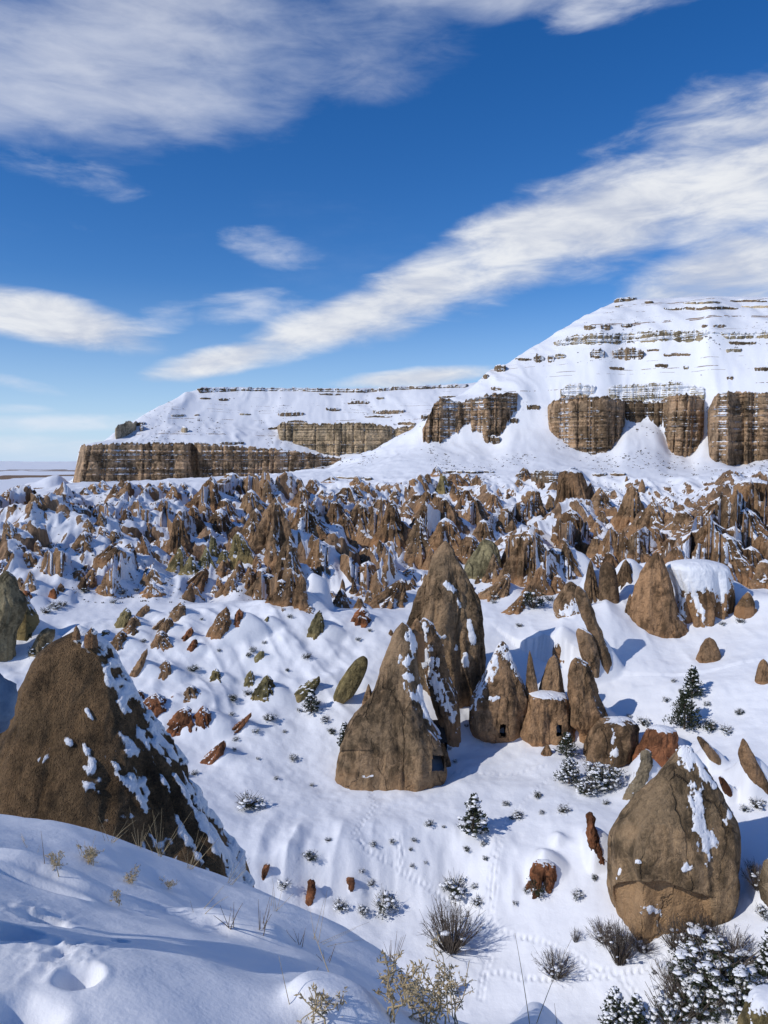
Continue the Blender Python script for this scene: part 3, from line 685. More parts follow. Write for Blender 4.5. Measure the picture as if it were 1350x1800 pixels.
    if doors:
        for (x0, y0, x1, y1), pts in zip(doors, dp):
            if not len(pts): continue
            lo, hi = pts.min(0), pts.max(0); y0_ = lo[1]-0.05; bx = []
            ex = 0.10; X0, X1, Z0, Z1 = lo[0]-ex, hi[0]+ex, lo[2]-ex, hi[2]+ex; zq = 0.3*(hi[2]-lo[2])
            yb0 = pts[pts[:, 2] < lo[2]+zq][:, 1].min()+0.06; yt0 = pts[pts[:, 2] > hi[2]-zq][:, 1].max()+0.02; Y1 = hi[1]+2.4
            v = [(X0, yb0, Z0), (X1, yb0, Z0), (X1, yt0, Z1), (X0, yt0, Z1), (X0, Y1, Z0), (X1, Y1, Z0), (X1, Y1, Z1), (X0, Y1, Z1)]
            me2 = bpy.data.meshes.new('doorway'); me2.from_pydata(v, [], [(4, 5, 6, 7), (0, 1, 5, 4), (3, 7, 6, 2), (0, 4, 7, 3), (1, 2, 6, 5)]); me2.materials.append(M_HOLE)
            link('doorway', me2, o, label='dark square doorway cut into the rock')
    return o

def cone(ax, ay, xl, xr, by, col='brown', p=0.72, name=None, **kw):
    """a simple spire: apex, foot from xl to xr at by; p bends the flanks"""
    w = (xr-xl)*0.5; xm = (xl+xr)*0.5; h = by-ay
    secs = []
    for t in (0.0, 0.12, 0.28, 0.48, 0.7, 0.88, 1.0):
        c = ax+(xm-ax)*t**1.15; hw = max(w*t**p, 0.06*w)*(1.0 if t < 0.9 else 0.97)
        secs.append((ay+h*t, c-hw, c+hw))
    lean = abs(xm-ax)/max(w, 1)
    if name is None:
        name = 'rock_fin' if lean > 1.0 else ('boulder' if h < 1.15*2*w and 2*w < 36 and h < 34 else 'rock_spire')
    return rock(secs, col, name=name, **kw)

# ---- the large rocks, nearest first
rock([(1105, 128, 150), (1112, 112, 165), (1130, 85, 185), (1160, 62, 202), (1210, 36, 230), (1270, 12, 268), (1330, -25, 312), (1400, -60, 352), (1470, -80, 398), (1540, -90, 440), (1580, -95, 470)],
     (0.150, 0.098, 0.055), 'huge dark brown rock cone behind the near snow bank, its right flank patched with snow', 'rock_spire', D=15.5, depth=0.8, flute=0.05, nfl=7, cover=-0.10, rough=0.06, res=1.0, mat=M_NEAR, ext=6, seed=41, streak=0.0, blotch=0.8)
cone(134, 1098, 127, 140, 1112, 'dark', D=17.2, name='boulder', label='small dark stone balanced on the summit of the huge brown cone', mat=M_NEAR, ext=0.15, cover=-.5)
cone(160, 1103, 150, 170, 1117, 'dark', D=17.0, name='boulder', label='dark knob right of the summit stone on the huge brown cone', mat=M_NEAR, ext=0.25, cover=-.1)
# right-hand cone with the hollowed foot
rock([(1311, 1199, 1212), (1340, 1178, 1232), (1366, 1157, 1251), (1400, 1125, 1273), (1439, 1094, 1291), (1483, 1075, 1297), (1530, 1073, 1296), (1570, 1073, 1280), (1600, 1080, 1262), (1645, 1090, 1256)],
     (0.30, 0.198, 0.112), 'great pointed brown rock with a hollowed overhanging foot, lower right', 'rock_spire', D=82.0, depth=0.85, flute=0.06, nfl=3, cover=-0.34, rough=0.05, expo=1.45, rot=0.72, seed=5, topround=0.02,
     lips=[(1080, 1250, 1552, 1655, 1.2)], ext=7, streak=0.6, spur=0.10,
     snowp=[(1228, 1425, 11, 48, -4), (1243, 1478, 12, 30, -15), (1208, 1328, 12, 22, -20), (1232, 1352, 8, 30, -32), (1283, 1432, 6, 12, 35), (1209, 1525, 9, 6, 0), (1140, 1598, 14, 8, 15), (1162, 1610, 4, 14, 0), (1122, 1515, 4, 4, 0), (1089, 1533, 3, 9, 20)])
# the twin spire in the middle
rock([(950, 779, 787), (965, 771, 795), (983, 761, 802), (1020, 743, 823), (1057, 727, 843), (1100, 714, 846), (1143, 716, 847), (1185, 730, 849), (1225, 755, 845), (1262, 775, 832)],
     (0.255, 0.165, 0.095), 'tallest pointed brown rock spire in the middle of the valley', 'rock_spire', D=122, depth=0.85, flute=0.13, nfl=7, cover=-0.22, rough=0.08, seed=12, back=2, expo=1.6, rot=0.9, topround=0.05, spur=0.25, snowp=[(795, 1036, 13, 5, 25), (806, 1060, 3, 9, -10), (828, 1110, 4, 22, -12), (778, 1118, 7, 4, 0), (818, 1160, 4, 12, -8), (800, 1140, 3, 5, 0)])
rock([(1094, 702, 713), (1105, 697, 722), (1120, 690, 728), (1160, 674, 734), (1207, 659, 745), (1259, 622, 768), (1307, 602, 800), (1340, 597, 801), (1372, 594, 785), (1386, 610, 745)],
     (0.285, 0.19, 0.112), 'broad brown rock cone with a carved panel and a square doorway at its foot', 'rock_spire', D=106.3, depth=0.85, flute=0.12, nfl=6, cover=-0.28, rough=0.07, seed=23, topround=0.05, spur=0.06, snowp=[(724, 1125, 7, 14, -15), (714, 1165, 9, 12, -30), (720, 1190, 14, 6, 20), (735, 1225, 12, 24, -35), (765, 1265, 24, 7, 38)],
     dents=[(628, 1343, 34, 24, 0.4, 5)], doors=[(760, 1328, 781, 1355)], expo=2.3, rot=0.15)
rock([(1087, 738, 753), (1105, 733, 764), (1130, 733, 777), (1180, 745, 789), (1230, 757, 806), (1288, 775, 811)], 'brown', 'snow streaked rock rib between the tallest spire and the cone with the doorway', 'rock_fin', D=116, depth=0.9, flute=0.14, cover=0.05, seed=31, rough=0.06, snowp=[(748, 1160, 16, 26, -20), (765, 1200, 12, 30, -25), (790, 1245, 5, 30, -15), (745, 1105, 5, 12, 0)])
cone(733, 1086, 718, 746, 1112, 'tan', D=112.5, name='boulder', label='rounded pale boulder wedged beside the top of the carved cone', cover=-.4)
cone(648, 1202, 636, 657, 1236, 'brown', D=111, name='boulder', label='small knob standing against the left shoulder of the carved cone', cover=-.4)
cone(687, 1106, 681, 694, 1118, 'brown', name='boulder', label='little stone on the snow left of the carved cone\'s tip')
# the cave dwellings to its right
rock([(1127, 879, 888), (1150, 868, 898), (1180, 853, 910), (1205, 838, 922), (1225, 826, 930), (1260, 825, 929), (1285, 832, 920), (1304, 850, 908)], 'brown', 'pointed rock with a small arched doorway, snow draped down its left edge', 'rock_spire', D=118,
     depth=0.85, flute=0.05, nfl=4, cover=-0.16, seed=8, doors=[(879, 1273, 889, 1295)], rough=0.06, expo=1.7, rot=0.6, topround=0.05, spur=0.1, dr=0.5, drb=0.9, drw=0.9, snowp=[(864, 1172, 9, 46, 22), (842, 1215, 6, 26, 20), (868, 1228, 9, 4, 0), (905, 1165, 9, 30, -28)])
rock([(1216, 940, 984), (1222, 932, 992), (1240, 926, 999), (1265, 920, 1004), (1290, 915, 1009), (1306, 925, 1006)], 'tan', 'pale squared rock house with a small doorway and snow on its flat top', 'rock_outcrop', D=117.5, depth=0.8, flute=0.06, nfl=4, cover=-0.2,
     seed=9, expo=3.5, doors=[(978, 1274, 988, 1294)], rough=0.10, snowtop=0.04, spur=0.15, dr=0.75, drb=0.9)
cone(931, 1143, 924, 948, 1222, 'tan', D=120, name='rock_fin', label='thin upright rock blade above the left corner of the squared rock house', cover=-.35, dr=0.8)
cone(974, 1151, 944, 995, 1224, 'brown', D=120.5, p=0.55, label='blunt rock on top of the squared rock house', cover=-.2)
rock([(1155, 1008, 1020), (1170, 1002, 1034), (1195, 1000, 1046), (1222, 1001, 1054), (1245, 1002, 1062), (1270, 1004, 1069), (1288, 1018, 1060)], 'brown', 'rounded double rock at the right end of the cave dwellings', 'rock_spire', D=118.5, flute=0.12, nfl=4, cover=-.12, seed=19, rough=0.09, spur=0.2, dr=0.6, drb=0.9)
rock([(1104, 1012, 1028), (1120, 1014, 1042), (1150, 1020, 1052), (1180, 1030, 1055), (1203, 1040, 1056)], 'brown', 'smooth curved rock rib above the cave dwellings, snow along its left', 'rock_fin', flute=0.05, cover=-.05, dr=0.5, drw=0.6, drb=0.5)
rock([(1030, 1010, 1022), (1055, 1012, 1038), (1090, 1026, 1050), (1130, 1042, 1064), (1165, 1050, 1076), (1194, 1056, 1073)], 'brown', 'long dark rock fin slanting down right above the cave dwellings', 'rock_fin', flute=0.05, cover=-.2, dr=0.5, drw=0.6, drb=0.5)
rock([(1022, 998, 1008), (1040, 985, 1022), (1065, 970, 1032), (1085, 976, 1036), (1098, 1000, 1030)], 'brown', 'hooked boulder holding a pocket of snow, above the cave dwellings', 'boulder', D=146, flute=0.08, nfl=4, cover=-.15, seed=77, snowp=[(1010, 1068, 18, 9, -30), (998, 1078, 14, 7, 0)])
cone(985, 1111, 971, 998, 1144, 'brown', name='boulder', label='egg shaped boulder on the snow above the squared rock house', cover=-.35, dr=0.8)
cone(988, 1140, 977, 1000, 1160, 'brown', name='boulder', label='flat brown stone just below the egg shaped boulder', cover=-.2, dr=0.8)
cone(962, 1307, 949, 974, 1329, 'brown', name='boulder', label='lone brown stone on the snow in front of the squared rock house', cover=-.45)
rock([(1262, 1070, 1112), (1268, 1058, 1117), (1285, 1042, 1121), (1310, 1031, 1123), (1330, 1028, 1116), (1348, 1029, 1090)], 'brown', 'blocky brown rock with a snow crack, right of the cave dwellings', 'boulder', D=113, depth=0.8, flute=0.06, nfl=3, cover=-.28, expo=3, seed=3, rough=.08, snowp=[(1078, 1300, 3, 16, 5), (1082, 1325, 6, 8, 0)])
rock([(1276, 1146, 1172), (1285, 1138, 1188), (1300, 1130, 1194), (1320, 1120, 1194), (1335, 1115, 1190)], 'red', 'reddish rock half covered by snow above the great pointed rock', 'boulder', D=112, flute=0.12, nfl=4, cover=0.12, seed=6, dr=0.8)
rock([(1317, 1130, 1141), (1335, 1124, 1146), (1355, 1120, 1143), (1380, 1108, 1132), (1405, 1094, 1120)], 'grey', 'grey leaning rock sliver left of the great pointed rock', 'rock_fin', rough=0.2, crest=0.3, flute=0.04, cover=-.3, dr=0.9, drw=1.2, drb=0.3)
rock([(1294, 1224, 1232), (1310, 1230, 1248), (1330, 1242, 1264), (1352, 1258, 1270)], 'brown', 'short rock fin behind the tip of the great pointed rock', 'rock_fin', flute=0.04, cover=-.12, dr=0.9, drw=1.2, drb=0.3)
rock([(1298, 1303, 1309), (1330, 1299, 1326), (1365, 1312, 1346), (1402, 1334, 1368)], 'brown', 'long brown fin at the right edge beside the great pointed rock', 'rock_fin', flute=0.04, cover=-.14, dr=0.9, drw=1.2, drb=0.3)
rock([(1365, 1262, 1270), (1385, 1268, 1284), (1412, 1280, 1289)], 'red', 'narrow dark fin on the right shoulder of the great pointed rock', 'rock_fin', flute=0.04, cover=-.2, dr=0.9, drw=1.2, drb=0.3)
rock([(1510, 1346, 1362), (1540, 1338, 1380), (1575, 1337, 1385), (1602, 1344, 1380)], 'grey', 'grey rock cut by the right edge beside the great pointed rock', 'boulder', D=85, flute=0.04, cover=-.3, dr=0.8)
rock([(1427, 1034, 1041), (1450, 1030, 1046), (1480, 1034, 1056), (1505, 1042, 1065), (1530, 1052, 1064)], 'red', 'red brown rock blade standing left of the great pointed rock', 'rock_fin', rough=0.2, crest=0.3, flute=0.06, cover=-.25, dr=0.9, drw=1.2, drb=0.3)
cone(978, 1486, 968, 992, 1520, 'brown', D=93, name='boulder', label='brown boulder on top of the red outcrop beside the footprints', cover=-.15, dr=0.8)
rock([(1512, 945, 972), (1530, 932, 976), (1555, 925, 975), (1580, 915, 968), (1603, 908, 955)], 'red', 'crumbling red outcrop on the buttress right of the footprints', 'rock_outcrop', D=87.5, flute=0.2, nfl=9, cover=0.02, rough=0.14, seed=50, dr=0.8)
rock([(1744, 1338, 1390), (1756, 1322, 1395), (1775, 1312, 1400), (1810, 1300, 1405)], 'olive', 'mossy olive rock under a snow cap in the bottom right corner', 'boulder', D=50, flute=0.05, cover=0.05, snowtop=0.42, mat=M_NEAR)
rock([(1546, 541, 553), (1565, 540, 555), (1594, 538, 551)], 'red', 'thin red rock blade on the gully slope beyond the snow bank', 'rock_fin', rough=0.2, crest=0.3, flute=0.03, cover=-.4, dr=0.8)
rock([(1543, 608, 624), (1555, 611, 623), (1575, 614, 620)], 'red', 'small red rock wedge on the gully slope left of the trail', 'boulder', rough=0.2, crest=0.3, flute=0.03, cover=-.4, dr=0.8)
rock([(1519, 464, 475), (1532, 460, 472), (1547, 458, 467)], 'red', 'tiny red rock chip at the foot of the huge brown cone', 'boulder', rough=0.2, crest=0.3, flute=0.03, cover=-.4, dr=0.8)
# ---- upper right group
rock([(970, 1149, 1160), (985, 1138, 1166), (1010, 1124, 1175), (1040, 1114, 1184), (1075, 1107, 1196), (1105, 1110, 1215), (1128, 1128, 1212), (1142, 1150, 1196)], 'brown', 'large smooth brown dome rock with a streaked face, right of centre', 'rock_spire', D=146, depth=0.8, flute=0.05, nfl=3, cover=-.36, rough=0.06, seed=61, expo=1.8, rot=0.6)
rock([(984, 1176, 1262), (992, 1172, 1275), (1020, 1176, 1288), (1060, 1182, 1292), (1095, 1184, 1288), (1120, 1188, 1262), (1137, 1190, 1230)], 'brown', 'wide rock apron with a snow field on top beside the smooth dome', 'rock_outcrop', D=147.5, depth=0.75, flute=0.16, nfl=9, cover=-.1, snowtop=0.30, seed=62, back=1.5, snowp=[(1192, 1050, 9, 40, -12), (1225, 1060, 6, 34, -20), (1262, 1030, 10, 30, -20), (1205, 1020, 20, 24, 0)])
rock([(987, 1059, 1074), (1000, 1055, 1081), (1030, 1052, 1086), (1065, 1052, 1089), (1090, 1058, 1088), (1103, 1064, 1083)], 'brown', 'smooth upright brown pillar left of the dome rock', 'rock_spire', D=150, depth=0.9, flute=0.04, nfl=3, cover=-.45, rough=0.03)
cone(1038, 984, 1020, 1062, 1082, 'brown', D=153, label='dark spire hidden partly behind the upright pillar', cover=-.05, dr=0.8)
cone(1100, 983, 1072, 1124, 1050, 'brown', D=156, label='brown cone behind the gap between pillar and dome', cover=0.0, dr=0.8)
cone(1108, 1044, 1090, 1123, 1112, 'brown', D=147, label='small rock leaning on the left foot of the dome', cover=-.15)
cone(1315, 1040, 1292, 1329, 1069, 'brown', D=152, name='boulder', label='triangular brown rock with snow on its left, right of the dome group', cover=0.05, dr=0.8)
cone(1247, 1120, 1222, 1271, 1164, 'brown', p=0.5, name='boulder', label='lone egg shaped boulder on open snow below the dome group', cover=-.5, flute=.02)
cone(1342, 1158, 1327, 1362, 1202, 'brown', p=0.55, name='boulder', label='rounded boulder cut by the right edge above the conifers', cover=-.4, flute=.02)
# ---- left group
rock([(1003, 5, 17), (1015, -4, 24), (1040, -20, 34), (1065, -25, 46), (1090, -30, 40), (1120, -30, 26), (1168, -30, 24)], (0.26, 0.21, 0.125), 'tall pale olive rock at the left edge above the blue sleeve', 'rock_spire', D=141, flute=0.08, nfl=5, cover=-.3, seed=70)
rock([(1035, 26, 34), (1050, 24, 46), (1070, 20, 58), (1086, 20, 66)], 'olive', 'dark olive rock leaning on the tall pale rock at left', 'boulder', D=147, flute=0.05, cover=-.25, dr=0.8)
rock([(1098, 26, 44), (1112, 30, 60), (1130, 40, 72), (1140, 50, 76)], 'olive', 'low olive rib at the foot of the tall pale rock', 'rock_fin', D=146, flute=0.05, cover=-.2, dr=0.8)
rock([(1103, 78, 96), (1122, 64, 95), (1145, 52, 84), (1166, 48, 70)], 'pale', 'pale cream boulder between the tall pale rock and the huge cone', 'boulder', D=141, flute=0.05, cover=-.2, dr=0.8)
rock([(1153, 632, 645), (1165, 620, 647), (1180, 608, 645), (1200, 595, 637), (1222, 586, 624), (1238, 588, 606)], 'olive', 'leaf shaped olive boulder leaning on the snow left of the carved cone', 'boulder', depth=0.6, flute=0.10, nfl=10, cover=-.5, rough=0.03)
# ---- half buried rocks on the near left slope
for a in [(222, 1068, 206, 229, 1103, 'olive'), (318, 1058, 297, 322, 1091, 'brown'), (298, 1085, 280, 303, 1116, 'brown'), (284, 1108, 270, 300, 1139, 'brown'), (258, 1062, 238, 261, 1089, 'brown'), (238, 1082, 218, 243, 1111, 'brown'), (214, 1108, 195, 222, 1140, 'brown'), (238, 1104, 230, 246, 1125, 'brown'), (290, 1085, 262, 275, 1108, 'brown'),
          (337, 1102, 318, 334, 1128, 'red'), (343, 1122, 331, 347, 1144, 'red'), (398, 1066, 368, 400, 1120, 'brown'), (421, 1069, 408, 431, 1117, 'red'), (471, 1083, 455, 470, 1109, 'olive'), (562, 1072, 542, 566, 1118, 'olive'),
          (259, 1139, 229, 243, 1188, 'brown'), (292, 1160, 275, 300, 1191, 'brown'), (275, 1218, 243, 291, 1263, 'red'), (305, 1222, 297, 313, 1238, 'red'), (246, 1213, 228, 252, 1237, 'red'), (336, 1204, 325, 353, 1231, 'brown'),
          (328, 1241, 295, 335, 1285, 'red'), (357, 1240, 337, 373, 1289, 'red'), (376, 1270, 363, 382, 1294, 'red'), (442, 1252, 395, 413, 1292, 'red'), (394, 1301, 353, 380, 1342, 'red'),
          (380, 1175, 372, 392, 1197, 'olive'), (441, 1178, 430, 449, 1207, 'olive'), (470, 1186, 449, 481, 1228, 'olive'), (561, 1188, 511, 540, 1222, 'olive'), (461, 1142, 447, 463, 1161, 'olive'), (637, 1066, 621, 652, 1099, 'red'),
          (203, 1148, 197, 210, 1160, 'red'), (186, 1106, 178, 194, 1118, 'olive'), (498, 1068, 493, 503, 1076, 'brown'), (545, 1065, 535, 556, 1078, 'brown'), (107, 1024, 101, 114, 1048, 'brown'), (95, 1032, 88, 104, 1054, 'red'), (46, 1035, 41, 59, 1057, 'red'), (70, 1020, 62, 79, 1041, 'olive')]:
    w_ = 0.14*(a[3]-a[2]); a = (a[0], a[1], a[2]-w_, a[3]+w_, a[4], a[5])
    cone(*a, p=0.5, cover=0.10, spur=0.35, flute=0.12, nfl=5, rough=0.17, crest=0.28, topround=0.3, ext=1.5, dr=0.72, drw=1.25, drb=0.45)
# ---- pinnacle field, traced cone by cone: apex x, apex y, foot left, foot right, foot y
F_ = '''85 966 78 98 1006;102 967 95 113 1006;120 979 114 131 1004;66 949 59 77 992;50 968 39 63 995;150 934 132 162 970;158 936 150 164 954;172 943 166 178 963;12 915 10 33 957;45 924 37 56 957;55 916 47 63 952;14 965 7 21 988;3 984 -8 11 1006;54 1002 43 63 1040;35 1014 27 43 1034
15 859 3 23 879;30 868 21 41 882;52 862 41 61 887;65 867 57 76 887;80 874 69 93 891;113 865 104 127 884;135 865 127 143 884;107 884 99 116 897;133 887 121 141 902;150 889 144 161 902;175 884 167 185 900
165 849 157 177 868;180 844 169 191 864;203 850 194 213 873;245 850 239 253 867;225 845 217 233 860;262 848 254 270 866;285 846 277 293 868;305 852 297 313 872;325 850 316 334 866;150 856 143 158 870;128 862 121 135 874
168 894 162 176 917;178 899 169 187 930;192 899 183 203 934;155 911 147 167 937;143 909 139 148 921;183 929 174 193 948;203 930 189 216 957;222 893 209 236 932;215 914 204 229 940;258 895 244 276 937;262 916 247 273 952;240 878 232 250 900;275 890 266 284 915;232 905 224 242 930
196 956 174 194 982;206 958 184 206 987;230 953 204 232 987;250 940 257 276 987;243 950 249 266 974;214 978 221 237 1028;208 993 207 215 1024;195 998 177 207 1040;183 1029 179 191 1042;163 998 142 163 1029;140 999 120 147 1020;153 991 145 159 1007;167 1006 156 169 1027;270 998 261 286 1024;255 1006 249 261 1026;268 1023 255 281 1044
285 878 275 301 932;313 903 297 331 982;318 928 299 341 984;328 893 319 335 917;340 888 327 359 947;360 883 349 373 927;372 836 344 389 895;408 831 389 426 853;398 863 392 403 877;397 876 382 416 914;441 860 427 466 907;450 893 429 461 947;388 893 361 403 947;300 890 291 312 925;350 870 342 360 890;365 930 355 375 950
318 958 301 331 1006 olive;337 975 324 347 1010 olive;363 960 350 373 1002 olive;355 946 343 369 987 olive;374 941 367 385 987 olive;418 935 409 443 982 olive;394 966 385 403 988 olive;398 938 389 413 957 olive
450 832 444 459 852;463 831 457 471 852;477 839 471 484 867;488 836 481 496 882;470 843 463 479 880;507 848 499 516 875;497 860 491 504 880;520 846 514 526 864;532 855 517 546 887;535 881 511 563 947;484 874 446 511 988;500 850 494 507 862;512 838 506 519 852;545 850 538 553 868;430 838 422 439 858
508 943 481 525 1042;495 1018 477 506 1062;512 1003 499 521 1064;530 1008 519 541 1070;545 1033 534 557 1070;470 1008 442 489 1050;460 1000 438 470 1035;455 985 446 463 1003
392 984 381 396 1007;402 999 395 405 1014;420 991 404 424 1029;440 996 424 446 1032;385 1013 379 391 1042;343 1030 335 353 1052;378 1028 371 389 1047;410 1016 399 419 1040;362 998 317 352 1032;430 1010 420 438 1030;365 1020 358 372 1040;330 1035 322 338 1052
550 880 541 563 942;573 876 561 584 922;590 880 579 611 927;550 840 541 566 867;583 836 574 593 848;568 860 561 575 876;628 836 621 636 850;612 853 593 633 884;626 851 619 637 874;637 846 631 643 862;646 851 639 656 874;633 881 609 668 944;690 878 666 703 957;672 875 659 691 902;697 860 683 700 880;703 858 698 706 874;605 902 577 625 952;600 868 592 610 884
737 866 715 742 887;752 860 735 757 889;715 888 705 725 908;765 864 757 776 884;748 882 721 763 947;770 868 757 791 905;782 873 757 801 932;783 910 764 811 972;738 906 714 759 984;797 850 789 804 874;778 833 771 789 868 olive;768 819 758 779 836;740 833 731 748 854;728 840 722 735 854;752 832 745 758 850;800 830 784 813 852;808 860 800 816 878;822 832 815 830 848;725 925 716 735 950
549 938 542 566 977;556 958 542 573 999;575 943 567 584 982;600 961 591 616 986;640 966 627 646 992;648 986 618 661 1030;667 949 663 675 977;684 970 672 696 1036;672 1003 667 683 1032;665 1018 652 676 1060;706 1017 654 700 1068;723 998 701 727 1020;722 1023 713 727 1039;720 1048 706 724 1060;585 970 578 592 990;615 985 608 622 1005
557 1003 552 564 1019;562 1016 555 574 1047;545 1033 539 557 1067;583 1038 571 593 1057;600 1034 587 613 1068;618 1048 611 625 1066;622 1018 615 627 1044;636 1030 629 644 1048;648 1038 643 655 1060;758 963 747 767 1002;632 1050 626 640 1070
820 860 811 827 882;836 876 823 855 912;868 866 848 881 904;876 858 872 881 872;893 866 889 898 881;938 858 914 949 902;893 893 871 906 932;918 883 902 931 917;878 925 867 885 948;915 910 906 925 926;850 913 835 867 952;820 898 810 835 932;825 938 809 843 980;868 973 857 881 1022 tan;900 936 881 909 1007;930 926 897 966 1028;970 963 957 993 1014;995 953 982 1014 1010;952 993 929 961 1045;980 1010 967 993 1042;893 1008 851 886 1052;920 1043 892 914 1078
968 870 959 979 902;1055 856 1039 1071 898;1038 848 1029 1049 882;1003 895 977 1039 972;975 936 971 989 959;1038 903 1031 1047 932;1048 916 1039 1059 940;1058 898 1049 1069 925;1078 914 1073 1083 929;1048 943 1037 1059 976;1075 926 1059 1091 977;1050 973 1039 1066 994;1070 970 1064 1086 997;913 841 905 919 855;922 821 909 931 842;975 846 969 984 859;1020 930 1012 1030 960;990 945 982 1000 975
1112 852 1091 1124 919;1150 878 1129 1176 932;1202 896 1179 1221 934;1148 923 1124 1161 977;1168 936 1159 1179 960;1115 938 1104 1131 980;1100 943 1089 1111 987;1266 874 1196 1262 950;1262 912 1160 1230 978;1250 913 1214 1291 990;1325 841 1272 1400 935;1312 893 1284 1352 955;1275 938 1244 1331 1012;1340 938 1309 1372 1004;1345 983 1329 1377 1028;1300 870 1270 1318 915;1230 930 1200 1255 985;1290 925 1270 1318 980;1355 885 1335 1385 950;1185 945 1170 1200 975;1190 960 1172 1206 992;1320 960 1300 1340 1010'''
for line in F_.replace('\n', ';').split(';'):
    v = line.split(); col = v[5] if len(v) > 5 else ('brown' if (int(v[0])*31+int(v[1])) % 5 else 'dark')
    a = [float(q) for q in v[:5]]; w = a[3]-a[2]; a[2] -= 0.09*w; a[3] += 0.09*w
    big = w > 30
    hsh = (a[0]*12.9898+a[1]*78.233) % 1.0
    cone(*a, col, p=0.36+0.28*hsh, topround=0.08+0.22*((hsh*7) % 1), flute=0.20 if big else 0.14, nfl=9 if big else 6, cover=0.32-0.10*((int(a[0])*7) % 3-1), streak=1.2, aspect=0.75, spur=(0.85 if w > 13 else 0.45), rough=0.13, res=1.0, rot=(a[0]*0.37) % 1.5, expo=2.0+(a[1]*0.13) % 1.2, dr=0.62)
rock([(947, 848, 862), (960, 840, 873), (985, 824, 880), (1005, 814, 880), (1024, 812, 872)], (0.30, 0.265, 0.155), 'pale greenish rock with a split face right behind the tallest spire', 'boulder', D=176, flute=0.05, nfl=3, cover=-.12, seed=90)
rock([(825, 986, 1020), (840, 980, 1026), (865, 974, 1035), (900, 970, 1040), (928, 972, 1034)], 'brown', 'large fluted cone under a flat ledge, below the right hand cliffs', 'rock_spire', D=262, flute=0.2, nfl=11, cover=0.02, seed=91)

